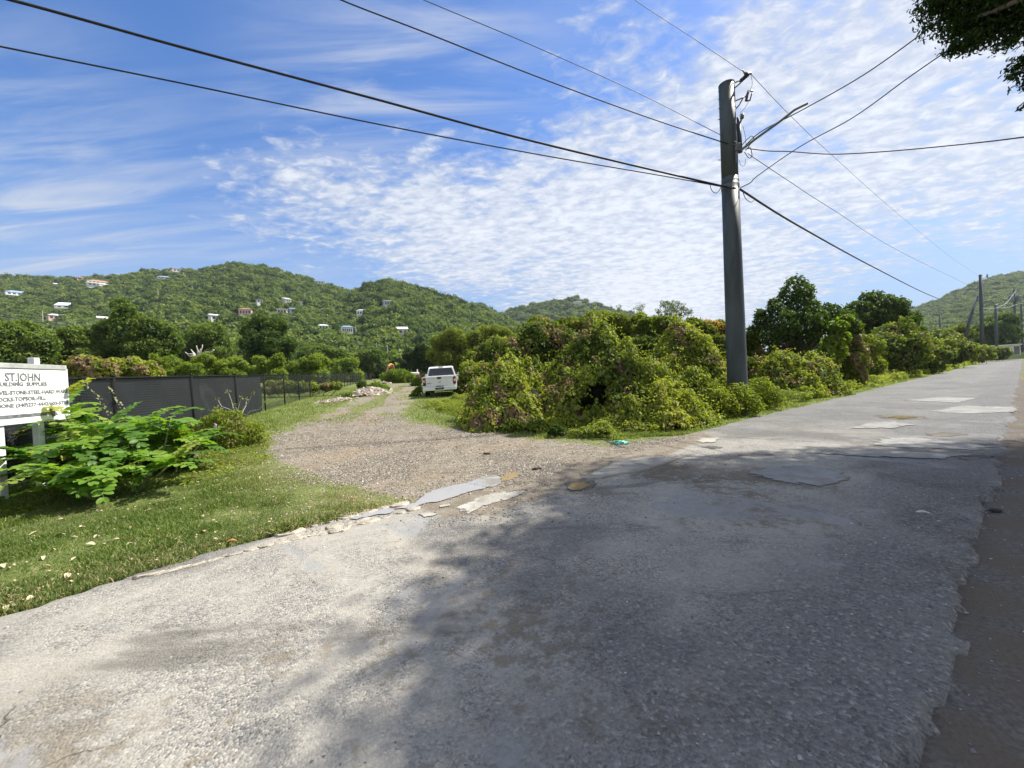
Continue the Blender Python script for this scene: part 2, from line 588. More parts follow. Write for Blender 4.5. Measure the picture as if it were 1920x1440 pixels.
def grid_mesh(name, X, Y, Z, attrs, keep=None):
    ny, nx = X.shape
    i = np.arange(ny * nx).reshape(ny, nx)
    q = np.stack([i[:-1, :-1], i[:-1, 1:], i[1:, 1:], i[1:, :-1]], -1).reshape(-1, 4)
    V = np.stack([X.ravel(), Y.ravel(), Z.ravel()], 1)
    at_ = {k: v.ravel() for k, v in attrs.items()}
    if keep is not None:
        kv = keep.ravel()
        q = q[kv[q].any(1)]
        used = np.unique(q)
        mp = np.full(len(V), -1); mp[used] = np.arange(len(used))
        V, q = V[used], mp[q]
        at_ = {k: v[used] for k, v in at_.items()}
    return np_mesh(name, V, q, 4, at_, True)

gx_ = graded([(-3000, -400, 400), (-400, -60, 20), (-60, -16, 2), (-16, 9, .11), (9, 30, .8), (30, 200, 10), (200, 3000, 400)])
gy_ = graded([(-200, -10, 20), (-10, 1, 1), (1, 16, .11), (16, 34, .3), (34, 80, 1.5), (80, 400, 20), (400, 3400, 500)])
GX, GY = np.meshgrid(gx_, gy_)
GZ = gz(GX, GY)
GD = road_n(GX, GY)
# the ground sheet dips under the asphalt
g_dirt0 = None
GZ = GZ - .06 * sst(N_RIGHT - .05, N_RIGHT + .12, GD) * sst(N_LEFT + .02, N_LEFT - .1, GD)
g_dirt = dirt_mask(GX, GY)
g_dirt = g_dirt * (1 - .6 * track_grass(GX, GY))

t = NT("ground_mat")
dirt_a = t.attr('dirt'); verge = t.attr('verge')
n1, n2, n3 = t.noise(.7, 5), t.noise(5, 5), t.noise(38, 4, .65)
pebv = t.voro(46, 'F1', 'Color')
pebd = t.voro(46, 'F1', 'Distance')
grass_c = t.mix(t.step(n2, .3, .7), (.10, .135, .035), (.17, .185, .06))
grass_c = t.mix(t.step(n1, .5, .75), grass_c, (.17, .15, .075))
grass_c = t.mix(t.step(n3, .58, .75), grass_c, (.20, .17, .10))
soil_c = t.mix(t.step(n2, .35, .68), (.155, .130, .094), (.235, .20, .148))
sepc = t.n('ShaderNodeSeparateColor'); t.l(pebv, sepc.inputs[0])
stone = t.ramp(sepc.outputs[0], [(0, (.12, .103, .08)), (.35, (.21, .182, .145)), (.7, (.30, .27, .225)), (1, (.43, .41, .365))])
soil_c = t.mix(t.math('MULTIPLY', t.step(t.noise(.45, 5, .6), .5, .62), .55), soil_c, (.27, .19, .115))
soil_c = t.mix(t.math('MULTIPLY', t.step(pebd, .55, .3), t.step(t.math('ADD', n1, t.math('MULTIPLY', n2, .5)), .55, .8)), soil_c, stone)
vs = t.mix(t.step(n3, .35, .7), (.085, .080, .074), (.19, .178, .16))
vs = t.mix(t.step(t.noise(1.3, 5), .36, .6), vs, (.125, .100, .075))
f = t.step(t.math('ADD', dirt_a, t.math('MULTIPLY', t.math('SUBTRACT', n3, .5), .9)), .35, .65)
c = t.mix(f, grass_c, soil_c)
c = t.mix(verge, c, vs)
h = t.math('ADD', t.math('MULTIPLY', n3, .6), t.math('MULTIPLY', pebd, -.5))
t.done(t.bsdf(c, .92, .15, t.bump(h, .8, .02)))
ground = link("ground", grid_mesh("ground", GX, GY, GZ, {'dirt': g_dirt, 'verge': sst(N_RIGHT + .6, N_RIGHT + .4, GD)}), t.m)
tag(ground, kind='structure')

# asphalt
rs = graded([(-40, -6, 2), (-6, 4, .07), (4, 16, .09), (16, 40, .35), (40, 260, 3)])
rn = graded([(N_RIGHT - .26, N_RIGHT + .5, .045), (N_RIGHT + .5, N_LEFT + .14, .07)])
RS, RNn = np.meshgrid(rs, rn)
RX = RS * RU[0] + RNn * RN[0]
RY = RS * RU[1] + RNn * RN[1]
def road_z(x, y):
    return .012 + .045 * (fbm(x * .35, y * .35, 71, 3) - .5) + .010 * (fbm(x * 2.6, y * 2.6, 75, 3) - .5)
def left_edge(s):
    return .16 * (fbm(s * 1.4, s * 0, 41, 5) - .5) - .15 * sst(2.2, -.5, s) - .24 * sst(-.3, -1.6, s)
e1 = left_edge(RS)
e2 = .14 * (fbm(RS * 1.1, RNn * .8 + 5, 43, 5) - .5) * 2 + .10 * (fbm(RS * 7, RNn * 7, 47, 3) - .5) * 2
inside = (RNn < N_LEFT + e1) & (RNn > N_RIGHT + e2)
RZ = road_z(RX, RY)
edge_drop = np.where(inside, 0, -.05)
t = NT("asphalt_mat")
dirt_a = t.attr('dirt')
co = t.coord()
big, med, sm = t.noise(.33, 5, .6), t.noise(1.6, 6, .62, None, .4), t.noise(9, 5, .65)
vc = t.voro(78, 'F1', 'Color'); vd = t.voro(78, 'F1', 'Distance')
vc2 = t.voro(150, 'F1', 'Color')
s1 = t.n('ShaderNodeSeparateColor'); t.l(vc, s1.inputs[0])
s2 = t.n('ShaderNodeSeparateColor'); t.l(vc2, s2.inputs[0])
agg = t.ramp(s1.outputs[0], [(0, (.09, .087, .083)), (.2, (.19, .179, .16)), (.5, (.30, .279, .238)), (.85, (.385, .355, .295)), (1, (.52, .48, .39))])
agg = t.mix(.35, agg, t.ramp(s2.outputs[1], [(0, (.10, .10, .105)), (.5, (.22, .215, .205)), (1, (.36, .34, .31))]))
fines = t.mix(t.step(sm, .3, .7), (.29, .270, .230), (.385, .36, .305))
wear = t.step(t.math('ADD', t.math('MULTIPLY', med, .6), t.math('MULTIPLY', t.noise(.8, 5, .6, t.coord((1, 1, 1)), .8), .4)), .42, .58)
c = t.mix(t.math('MULTIPLY', wear, .68), agg, fines)
dark = t.step(t.math('ADD', t.math('MULTIPLY', big, .6), t.math('MULTIPLY', med, .5)), .57, .68)
c = t.mix(t.math('MULTIPLY', t.math('MULTIPLY', dark, .42), t.math('SUBTRACT', 1.0, t.attr('lit_clean'))), c, (.11, .106, .10))  # stains thinned on the sunlit part, so its colour comes out brighter
brown = t.step(t.math('ADD', t.noise(.55, 6, .62, None, .6), t.math('MULTIPLY', t.math('SUBTRACT', sm, .5), .6)), .50, .62)
cl_ = t.math('SUBTRACT', 1.0, t.math('MULTIPLY', t.attr('lit_clean'), .75))
brown = t.math('MULTIPLY', brown, cl_)
c = t.mix(t.math('MULTIPLY', brown, .8), c, t.mix(t.step(sm, .35, .7), (.075, .062, .043), (.19, .155, .105)))
rot = t.n('ShaderNodeMapping'); rot.inputs['Rotation'].default_value = (0, 0, -math.atan2(.6, .8)); rot.inputs['Scale'].default_value = (.5, 1.6, 1); t.l(co, rot.inputs['Vector'])
st2 = t.step(t.noise(.9, 6, .62, rot.outputs[0], .7), .56, .68)
c = t.mix(t.math('MULTIPLY', st2, .6), c, (.085, .078, .068))
tan_ = t.step(t.noise(.42, 5, .6, t.coord((1, 1.3, 1)), .5), .54, .70)
c = t.mix(t.math('MULTIPLY', tan_, .4), c, (.36, .315, .235))
# older, darker surface along the near edge
vc3 = t.voro(58, 'F1', 'Color'); vd3 = t.voro(58, 'F1', 'Distance')
s3 = t.n('ShaderNodeSeparateColor'); t.l(vc3, s3.inputs[0])
coarse = t.ramp(s3.outputs[0], [(0, (.070, .070, .070)), (.5, (.125, .123, .118)), (.9, (.17, .167, .158)), (1, (.30, .29, .27))])
c = t.mix(t.math('MULTIPLY', t.attr('old'), .7), c, coarse)
smooth_ = t.step(t.noise(.62, 6, .62, t.coord((1, 1.2, 1)), .9), .565, .625)
c = t.mix(t.math('MULTIPLY', smooth_, .7), c, t.mix(t.step(sm, .3, .7), (.215, .215, .212), (.275, .272, .262)))
# cracks
wv = t.n('ShaderNodeVectorMath', operation='ADD')
t.l(co, wv.inputs[0])
nz = t.n('ShaderNodeTexNoise', i_Scale=2.2, i_Detail=4); t.l(co, nz.inputs['Vector'])
sc_ = t.n('ShaderNodeVectorMath', operation='SCALE'); sc_.inputs['Scale'].default_value = .55
t.l(nz.outputs['Color'], sc_.inputs[0]); t.l(sc_.outputs[0], wv.inputs[1])
ce = t.voro(1.25, 'DISTANCE_TO_EDGE', 'Distance', wv.outputs[0])
ce2 = t.voro(4.5, 'DISTANCE_TO_EDGE', 'Distance', wv.outputs[0])
ck = t.math('MULTIPLY', t.step(ce, .009, .002), t.step(t.noise(.45, 3), .56, .66))
ck2 = t.math('MULTIPLY', t.step(ce2, .03, .008), t.step(t.noise(.62, 3, .5, t.coord((1, 1.3, 1))), .58, .66))
ck = t.math('MAXIMUM', ck, t.math('MULTIPLY', ck2, .35))
c = t.mix(t.math('MULTIPLY', ck, .6), c, (.05, .046, .042))
c = t.mix(t.math('MULTIPLY', t.attr('far_grey'), .78), c, t.mix(t.step(sm, .3, .7), (.12, .12, .12), (.175, .174, .170)))  # goes to a darker grey further along the road
# washed-on soil from the track
dm = t.step(t.math('ADD', dirt_a, t.math('MULTIPLY', t.math('SUBTRACT', t.math('ADD', t.math('MULTIPLY', sm, .5), t.math('MULTIPLY', med, .5)), .5), 1.5)), .38, .72)
soil = t.mix(t.step(t.noise(5, 5), .35, .68), (.165, .138, .104), (.24, .208, .16))
soil = t.mix(t.step(t.noise(60, 3, .6), .6, .72), soil, (.40, .36, .31))
c = t.mix(dm, c, soil)
hgt = t.math('ADD', t.math('MULTIPLY', t.math('SUBTRACT', 1.0, vd), t.math('SUBTRACT', 1.0, t.math('MULTIPLY', wear, .6))), t.math('MULTIPLY', ck, -1.5))
hgt = t.math('ADD', hgt, t.math('MULTIPLY', sm, .8))
hgt = t.math('ADD', hgt, t.math('MULTIPLY', t.math('MULTIPLY', t.math('SUBTRACT', 1.0, vd3), t.attr('old')), 1.2))
hgt = t.math('MULTIPLY', hgt, t.math('SUBTRACT', 1.0, t.math('MULTIPLY', smooth_, .7)))
rg = t.math('SUBTRACT', .88, t.math('MULTIPLY', t.step(s2.outputs[2], .93, .98), .45))
t.done(t.bsdf(c, rg, .12, t.bump(hgt, .7, .013)))
ROAD_DIRT = gxy([(985, 945), (930, 968), (860, 975), (800, 968), (760, 945), (900, 870), (1130, 825), (1300, 806), (1345, 822), (1240, 858), (1170, 892), (1085, 905)])
rd = sst(-.30, .30, poly_sd(RX, RY, ROAD_DIRT) + .25 * (fbm(RX * 2, RY * 2, 91, 3) - .5))
old = sst(1.9, .5, RNn + .8 * (fbm(RS * .9, RNn * 1.5, 93, 3) - .5)) + .8 * sst(.55, .68, fbm(RS * .5 + 3, RNn * .8, 97, 4))
road = link("road", grid_mesh("road", RX, RY, RZ + edge_drop, {'dirt': rd, 'old': np.clip(old, 0, 1), 'far_grey': sst(6, 13, RS + 1.2 * (fbm(RS * .6, RNn * .8, 103, 3) - .5)), 'lit_clean': sst(2.0, 3.4, RNn + .8 * (fbm(RS * .5, RNn * .7, 99, 3) - .5)) * sst(4.5, 2.5, RS)}, inside), t.m)
tag(road, kind='structure')

# pale repair patches and bits of older surfacing on the road
def patch_mesh(name, px_pts, h, sub=5, wob=.035):
    P = gxy(px_pts)
    Q = []
    n = len(P)
    for i in range(n):
        a, b = P[i], P[(i + 1) % n]
        L = np.hypot(*(b - a))
        m = max(2, int(L / .06))
        for k in range(m):
            p = a + (b - a) * k / m
            w = (fbm(np.array([p[0] * 6]), np.array([p[1] * 6]), 61, 3) - .5)[0] * 2
            nrm_ = np.array([-(b - a)[1], (b - a)[0]]) / (L + 1e-9)
            Q.append(p + nrm_ * w * wob)
    bm = bmesh.new()
    cen = np.mean(Q, 0)
    N = len(Q)
    rings = []
    for s, dz in ((1.0, -.03), (1.0, h * .55), (.985, h), (.8, h * 1.02), (.55, h * 1.02), (.25, h)):
        ring = []
        for q in Q:
            p = cen + (q - cen) * s
            z = float(max(gz(p[0], p[1]), road_z(p[0], p[1]))) + dz
            ring.append(bm.verts.new((p[0], p[1], z)))
        rings.append(ring)
    for a, b in zip(rings, rings[1:]):
        for k in range(N):
            bm.faces.new((a[k], a[(k + 1) % N], b[(k + 1) % N], b[k]))
    bm.faces.new(rings[-1])
    me = bm_mesh(name, bm, False)
    lev = [0, .12, .3, .7, .9, 1]
    a_ = me.attributes.new('rim', 'FLOAT', 'POINT')
    a_.data.foreach_set("value", np.repeat(lev, N).astype(np.float32))
    return me

def patch_mat(name, a, b, dk=.1):
    t = NT(name)
    n, m = t.noise(2.2, 6, .6), t.noise(70, 4, .65)
    c = t.mix(t.step(n, .35, .65), a, b)
    c = t.mix(t.step(m, .5, .72), c, tuple(x * .62 for x in a))
    c = t.mix(t.math('MULTIPLY', t.step(t.noise(5, 5, .65), .50, .66), .6), c, (.20, .165, .12))
    sh = t.bsdf(c, .88, .3, t.bump(t.math('ADD', m, t.noise(14, 4)), .5, .006))
    if dk:
        # worn through to the road below round its rim
        k = t.step(t.math('ADD', t.math('MULTIPLY', t.attr('rim'), .8), t.math('MULTIPLY', t.math('SUBTRACT', t.noise(7, 6, .68), .5), dk)), .34, .46)
        mx = t.n('ShaderNodeMixShader')
        t.l(k, mx.inputs[0]); t.l(t.n('ShaderNodeBsdfTransparent').outputs[0], mx.inputs[1]); t.l(sh, mx.inputs[2])
        sh = mx.outputs[0]
    return t.done(sh)
pale = patch_mat("pale_patch_mat", (.24, .23, .20), (.30, .285, .245), 0)
grey = patch_mat("grey_patch_mat", (.21, .207, .195), (.285, .28, .262), 1.6)
conc = patch_mat("concrete_mat", (.31, .295, .255), (.40, .38, .33), 1.8)
Z3 = lambda L: [(1000 + x / 2.087, 780 + y / 2.087) for x, y in L]
Z1 = lambda L: [(480 + x / 3, 720 + y / 3) for x, y in L]
for pts, h, m in (
    (Z3([(195, 250), (300, 196), (330, 178), (425, 166), (585, 165), (520, 190), (420, 222), (330, 235), (270, 250)]), .022, pale),
    (Z3([(800, 226), (900, 205), (1000, 196), (1110, 200), (1200, 216), (1258, 245), (1240, 268), (1120, 280), (1010, 275), (900, 252)]), .010, grey),
    (Z3([(632, 104), (660, 90), (735, 90), (715, 108), (660, 110)]), .012, conc),
    (Z1([(1115, 705), (1210, 660), (1330, 620), (1500, 598), (1545, 610), (1420, 655), (1270, 700), (1180, 742)]), .008, conc),
    (Z1([(900, 735), (990, 728), (1030, 738), (950, 758)]), .010, conc),
    (Z1([(1030, 692), (1085, 682), (1095, 690), (1040, 700)]), .010, conc),
    (Z3([(1060, 150), (1200, 138), (1420, 140), (1600, 150), (1755, 155), (1640, 176), (1420, 170), (1240, 160)]), .012, grey),
    (Z3([(1230, 55), (1300, 30), (1420, 25), (1500, 38), (1430, 52)]), .012, grey),
    (Z3([(1290, 118), (1340, 92), (1480, 84), (1700, 112), (1850, 124), (1750, 140), (1500, 132)]), .010, grey),
    ([(1735, 772), (1800, 762), (1915, 765), (1910, 774), (1800, 778)], .008, grey),
    ([(1690, 752), (1760, 744), (1840, 746), (1800, 757)], .008, grey),
):
    o = tag(link("road_patch", patch_mesh("road_patch", pts, h), m), kind='structure')

# sunken, broken spots
hole_mat = patch_mat("pothole_mat", (.075, .068, .058), (.13, .115, .095), 2.2)
for pts in (Z3([(1330, 0), (1400, -4), (1530, 2), (1560, 16), (1440, 20), (1350, 12)]), Z3([(1520, 70), (1600, 66), (1720, 74), (1640, 86), (1540, 82)]),
            Z3([(650, 124), (700, 118), (745, 124), (700, 134)]), Z3([(108, 268), (160, 248), (225, 252), (250, 268), (220, 295), (150, 300)]),
            Z3([(1640, 168), (1740, 156), (1830, 158), (1760, 174), (1690, 178)])):
    tag(link("pothole", patch_mesh("pothole", pts, .0045, wob=.06), hole_mat), kind='structure')

# puddles
t = NT("puddle_mat")
c = t.mix(t.step(t.noise(.6, 4), .35, .65), (.275, .26, .24), (.305, .29, .27))
grey_water = t.done(t.bsdf(c, .04, 1.0, t.bump(t.noise(9, 2), .03, .01), IOR=1.6))
t = NT("muddy_puddle_mat")
muddy_water = t.done(t.bsdf(t.mix(t.noise(6, 3), (.33, .24, .13), (.26, .19, .105)), .08, .6))
def puddle(px_pts, m, h=.006, lift=.0):
    P = gxy(px_pts)
    z = max(max(float(gz(*p)), float(road_z(*p)) if road_n(*p) < N_LEFT + .1 else -9) for p in P)
    zs = np.mean([float(gz(*p)) for p in P])
    Q = []
    n = len(P)
    for i in range(n):
        a, b = P[i], P[(i + 1) % n]
        m_ = max(2, int(np.hypot(*(b - a)) / .05))
        for k in range(m_):
            p = a + (b - a) * k / m_
            w = (fbm(np.array([p[0] * 9]), np.array([p[1] * 9]), 67, 3) - .5)[0]
            Q.append(p + np.array([-(b - a)[1], (b - a)[0]]) / np.hypot(*(b - a)) * w * .16)
    bm = bmesh.new()
    vs_ = [bm.verts.new((p[0], p[1], max(float(gz(*p)), float(road_z(*p)) if N_RIGHT < road_n(*p) < N_LEFT + .15 else -9) + h + lift)) for p in Q]
    f_ = bm.faces.new(vs_)
    bmesh.ops.triangulate(bm, faces=[f_])
    return tag(link("puddle", bm_mesh("puddle", bm), m), kind='structure')
PUD = Z1([(540, 770), (600, 747), (700, 718), (790, 692), (900, 676), (945, 632), (1050, 590), (1180, 560), (1300, 516), (1362, 520), (1378, 570),
          (1250, 606), (1100, 645), (985, 673), (905, 694), (790, 714), (650, 755)])
puddle(PUD, grey_water, .012)
puddle(Z1([(1385, 520), (1440, 500), (1490, 512), (1430, 545), (1390, 555)]), muddy_water, .008)
puddle(Z3([(135, 285), (150, 268), (200, 264), (225, 272), (200, 290), (160, 295)]), muddy_water, .010)
puddle(Z3([(1385, 8), (1440, 4), (1500, 10), (1440, 15)]), muddy_water, .014)

# broken kerb stones between verge and road
stone_mat = plain("stone_mat", (.38, .34, .275), .95, .15, .32, 14, 1.0)
STONES = [(200, 808, 160, 55), (337, 778, 78, 34), (437, 745, 42, 28), (532, 727, 112, 40), (630, 708, 85, 36), (713, 688, 80, 32), (808, 663, 118, 45),
          (440, 794, 92, 30), (460, 816, 100, 26), (530, 783, 75, 28), (628, 765, 112, 24), (728, 742, 40, 22), (815, 720, 52, 14), (885, 697, 78, 20),
          (320, 832, 72, 42), (385, 827, 62, 36), (240, 855, 100, 32), (150, 884, 90, 22), (60, 905, 90, 20), (-20, 925, 80, 18), (-120, 955, 110, 20),
          (-230, 985, 110, 18), (-340, 1015, 120, 18), (-470, 1045, 130, 18), (-600, 1072, 130, 16), (480, 762, 30, 14), (425, 768, 40, 14), (505, 762, 50, 14)]
for i, (x, y, w, hh) in enumerate(STONES):
    cx, cy = 480 + x / 3, 720 + y / 3
    p = gp(cx, cy + hh / 6)
    rx = max(.05, w / 3 / FPX * p.y * .56)
    ry = rx * (.62 if x > -50 else .22)
    bm = bmesh.new()
    bmesh.ops.create_icosphere(bm, subdivisions=3, radius=1)
    sd = i * 7.3
    for v in bm.verts:
        c_ = v.co
        k = 1 + .24 * math.sin(c_.x * 3.1 + sd) * math.sin(c_.y * 3.7 + sd * 2) + .13 * math.sin(c_.x * 7 + c_.y * 5 + sd) + .06 * math.sin(c_.x * 15 - c_.y * 13 + sd)
        zz = max(-.4, min(.5, c_.z * 1.2)) * (1 + .35 * math.sin(c_.x * 5 + c_.y * 6 + sd)) + .12 * math.sin(c_.x * 9 + sd) * math.sin(c_.y * 8 - sd)
        v.co = Vector((math.copysign(abs(c_.x) ** .75, c_.x) * k * rx, math.copysign(abs(c_.y) ** .75, c_.y) * k * ry, zz * min(.055, ry * .9)))
    o = link("kerb_stone", bm_mesh("kerb_stone", bm, True), stone_mat, None, (p.x, p.y, max(float(gz(p.x, p.y)), float(road_z(p.x, p.y)) - .01) - (.006 if x > -50 else -.008)))
    o.rotation_euler = (rnd.uniform(-.06, .06), rnd.uniform(-.06, .06), math.atan2(RU[1], RU[0]) + rnd.uniform(-.25, .25) * (1 if x > -50 else .2))
    tag(o, "pale weathered stone in the broken kerb line between grass verge and asphalt", "stone", "broken kerb stones beside the puddle")

# loose gravel
def scatter_rocks(name, P, size, mat, flat=.6, rng=RNG):
    n = len(P)
    base = np.array([(1, 0, 0), (0, 1, 0), (-1, 0, 0), (0, -1, 0), (0, 0, 1), (.55, .55, .75), (-.6, .5, .7), (0, 0, -.4)])
    tri = np.array([(0, 1, 5), (1, 2, 6), (2, 3, 4), (3, 0, 4), (0, 5, 4), (5, 1, 6), (5, 6, 4), (6, 2, 4)])
    J = base[None] * (1 + rng.normal(0, .22, (n, 8, 1))) * np.array([1, 1, flat]) * np.asarray(size)[:, None, None]
    J[:, :, 0] *= rng.uniform(.7, 1.4, n)[:, None]
    a = rng.uniform(0, 6.28, n)
    ca, sa = np.cos(a)[:, None], np.sin(a)[:, None]
    X = J[:, :, 0] * ca - J[:, :, 1] * sa
    Yy = J[:, :, 0] * sa + J[:, :, 1] * ca
    V = np.stack([X, Yy, J[:, :, 2]], -1) + P[:, None]
    Fc = (np.arange(n)[:, None, None] * 8 + tri[None]).reshape(-1, 3)
    me = np_mesh(name, V.reshape(-1, 3), Fc, 3, {'tint': np.repeat(rng.random(n), 8)})
    return link(name, me, mat)
t = NT("gravel_mat")
c = t.ramp(t.attr('tint'), [(0, (.085, .073, .058)), (.3, (.17, .145, .112)), (.65, (.245, .214, .172)), (.92, (.34, .31, .265)), (1, (.50, .47, .42))])
gravel_mat = t.done(t.bsdf(c, .9, .2))
n = 42000
yy = 4 + 14 * RNG.random(n * 6) ** 1.5
xx = RNG.uniform(-.75, .65, n * 6) * yy
m = poly_sd(xx, yy, DIRT)
dens_ = fbm(xx * .8, yy * .8, 131, 3)
ok = (RNG.random(len(xx)) < sst(-.5, .2, m) * (.12 + .88 * sst(.40, .62, dens_)) * sst(17, 12.5, yy) + .03 * (m > -1.5)) & ((road_n(xx, yy) > N_LEFT - .4) | (RNG.random(len(xx)) < .12))
xx, yy = xx[ok][:n], yy[ok][:n]
tag(scatter_rocks("gravel", np.stack([xx, yy, np.maximum(gz(xx, yy), np.where(road_n(xx, yy) < N_LEFT, road_z(xx, yy), -1)) + .002], 1),
                  .004 + .011 * RNG.random(len(xx)) ** 2.5 + .0006 * yy, gravel_mat), kind='stuff')
# grit on the road
n = 16000
ss = RNG.uniform(-3, 20, n); nn = RNG.uniform(-.6, N_LEFT, n)
xx, yy = ss * RU[0] + nn * RN[0], ss * RU[1] + nn * RN[1]
k = (yy > 1.1) & (RNG.random(n) < .35 + .65 * sst(1.8, .4, nn))
xx, yy, nn = xx[k], yy[k], nn[k]
t = NT("grit_mat")
c = t.ramp(t.attr('tint'), [(0, (.06, .06, .065)), (.5, (.17, .165, .155)), (.9, (.3, .29, .27)), (1, (.5, .5, .48))])
grit_mat = t.done(t.bsdf(c, .7, .4))
tag(scatter_rocks("road_grit", np.stack([xx, yy, np.where(nn > N_RIGHT + .1, road_z(xx, yy), gz(xx, yy)) + .001], 1),
                  .0025 + .009 * RNG.random(len(xx)) ** 3, grit_mat), kind='stuff')

# ------------------------------------------------------------------ grass
grass_mat = leaf_mat("grass_mat", [(0, (.06, .10, .022)), (.35, (.115, .175, .036)), (.6, (.19, .25, .05)), (.8, (.27, .30, .08)), (.9, (.34, .29, .15)), (1, (.44, .37, .22))], .35, .55, .3)
def grass_field(name, x, y, length, tint, width=.13, lean=.45):
    n = len(x)
    P = np.stack([x, y, gz(x, y) - .004], 1)
    up = unit(np.stack([RNG.normal(0, lean, n), RNG.normal(0, lean, n), np.ones(n)], 1))
    side = unit(np.cross(up, RNG.normal(size=(n, 3))))
    Nn = np.cross(side, up)
    L = length[:, None]
    V = np.empty((n, 5, 3))
    V[:, 0] = P - side * L * width / 2; V[:, 1] = P + side * L * width / 2
    mid_ = P + up * L * .6
    V[:, 2] = mid_ + side * L * width * .35; V[:, 3] = mid_ - side * L * width * .35
    V[:, 4] = P + up * L * .95 + Nn * L * .35
    i = np.arange(n)[:, None] * 5
    q = np.concatenate([i + np.array([[0, 1, 2, 3]]), i + np.array([[3, 2, 4, 4]])])
    me = bpy.data.meshes.new(name)
    V = V.reshape(-1, 3)
    f4 = (i + np.array([[0, 1, 2, 3]])); f3 = (i + np.array([[3, 2, 4]]))
    me.vertices.add(len(V)); me.vertices.foreach_set("co", V.astype(np.float32).ravel())
    loops = np.concatenate([f4.ravel(), f3.ravel()]).astype(np.int32)
    me.loops.add(len(loops)); me.loops.foreach_set("vertex_index", loops)
    me.polygons.add(2 * n)
    st = np.concatenate([np.arange(n) * 4, 4 * n + np.arange(n) * 3]).astype(np.int32)
    me.polygons.foreach_set("loop_start", st)
    me.polygons.foreach_set("loop_total", np.concatenate([np.full(n, 4), np.full(n, 3)]).astype(np.int32))
    me.update(calc_edges=True)
    a = me.attributes.new('tint', 'FLOAT', 'POINT')
    a.data.foreach_set("value", np.repeat(tint, 5).astype(np.float32))
    return tag(link(name, me, grass_mat), kind='stuff')
def grass_pts(n, y0, y1, pw, a0, a1):
    yy = y0 + (y1 - y0) * RNG.random(n) ** pw
    xx = RNG.uniform(a0, a1, n) * yy
    d = road_n(xx, yy) - N_LEFT
    e = left_edge(xx * RU[0] + yy * RU[1]) - .03
    m = poly_sd(xx, yy, DIRT)
    bare = fbm(xx * 1.1, yy * 1.1, 31, 4) - .5
    prob = np.maximum(sst(.08, -.55, m + bare * .9), .38 * track_grass(xx, yy) * (m > 0)) * (1 - .75 * sst(-1.5, -.2, m) * sst(6.5, 5.0, yy) * sst(.38, .6, fbm(xx * 2.5, yy * 2.5, 157, 3))) * (.4 + .6 * sst(.3, .6, fbm(xx * 1.7, yy * 1.7, 151, 3)))
    k = (d > e + .02) & (RNG.random(n) < prob)
    return xx[k], yy[k], d[k], m[k]
x, y, d, m = grass_pts(430000, 2.4, 9.5, 1.2, -1.5, -.05)
tn = fbm(x * 1.3, y * 1.3, 161, 3)
dry = RNG.random(len(x)) < .10 + .5 * sst(-1.3, -.1, m) + .25 * sst(.5, .05, d)
tint = np.where(dry, RNG.uniform(.82, 1, len(x)), np.clip(.34 + .5 * (tn - .5) + RNG.normal(0, .1, len(x)), 0, .8))
L = (.022 + .035 * RNG.random(len(x))) * (.7 + .9 * sst(.45, .7, tn)) * (1 + .8 * sst(.45, .05, d)) * (1 - .45 * sst(-1.2, 0, m))
grass_field("grass", x, y, L, tint)
x, y, d, m = grass_pts(330000, 9, 46, 1.7, -1.5, 1.4)
tn = fbm(x * .6, y * .6, 163, 3)
tint = np.clip(.60 + .35 * (tn - .5) + RNG.normal(0, .1, len(x)), 0, .95)
dry = RNG.random(len(x)) < .5 * sst(-1.0, .2, m)
tint = np.where(dry, RNG.uniform(.82, 1, len(x)), tint)
grass_field("grass", x, y, (.035 + .05 * RNG.random(len(x))) * (1 + y / 40), tint, .2)

# fine dry litter among the grass
n = 16000
yy = 2.6 + 8 * RNG.random(n) ** 1.2; xx = RNG.uniform(-1.45, -.05, n) * yy
d = road_n(xx, yy) - N_LEFT; m = poly_sd(xx, yy, DIRT)
k = (d > left_edge(xx * RU[0] + yy * RU[1])) & (m < .1) & (RNG.random(n) < .12 + .7 * sst(-2.2, -.2, m) + .5 * sst(.5, .1, d))
xx, yy = xx[k], yy[k]
V, Fc, T = leaf_arrays(np.stack([xx, yy, gz(xx, yy) + RNG.uniform(.004, .035, len(xx))], 1), unit(np.stack([RNG.normal(0, .5, len(xx)), RNG.normal(0, .5, len(xx)), np.ones(len(xx))], 1)),
                       RNG.uniform(.012, .038, len(xx)), RNG.random(len(xx)), 'quad', .45, 0)
t = NT("litter_mat")
tag(link("dry_litter", np_mesh("dry_litter", V, Fc, 4, {'tint': T}), t.done(t.bsdf(t.ramp(t.attr('tint'), [(0, (.16, .11, .06)), (.5, (.34, .26, .15)), (1, (.52, .43, .29))]), .85, .15))), kind='stuff')

# dry leaves lying on the verge
leaf_dry = plain("dry_leaf_mat", (.50, .41, .27), .8, .2, .3, 20)
def dry_leaf_mesh(sd):
    r = random.Random(sd)
    bm = bmesh.new()
    n_ = 7
    L_, W_ = 1.0, r.uniform(.32, .5)
    cur, tw = r.uniform(.1, .45), r.uniform(-.3, .3)
    rows = []
    for i in range(n_ + 1):
        s = i / n_
        w = W_ * math.sin(math.pi * min(1, s * .95 + .03)) ** .7 * .5
        z = cur * math.sin(s * math.pi) * .45
        rows.append([bm.verts.new((s - .5, -w, z + w * (.5 + tw))), bm.verts.new((s - .5, 0, z)), bm.verts.new((s - .5, w, z + w * (.5 - tw)))])
    for a, b in zip(rows, rows[1:]):
        for j in range(2):
            bm.faces.new((a[j], a[j + 1], b[j + 1], b[j]))
    return bm_mesh("dry_leaf", bm, True)
dl = [dry_leaf_mesh(s) for s in range(6)]
for d_ in dl: d_.materials.append(leaf_dry)
spots = []
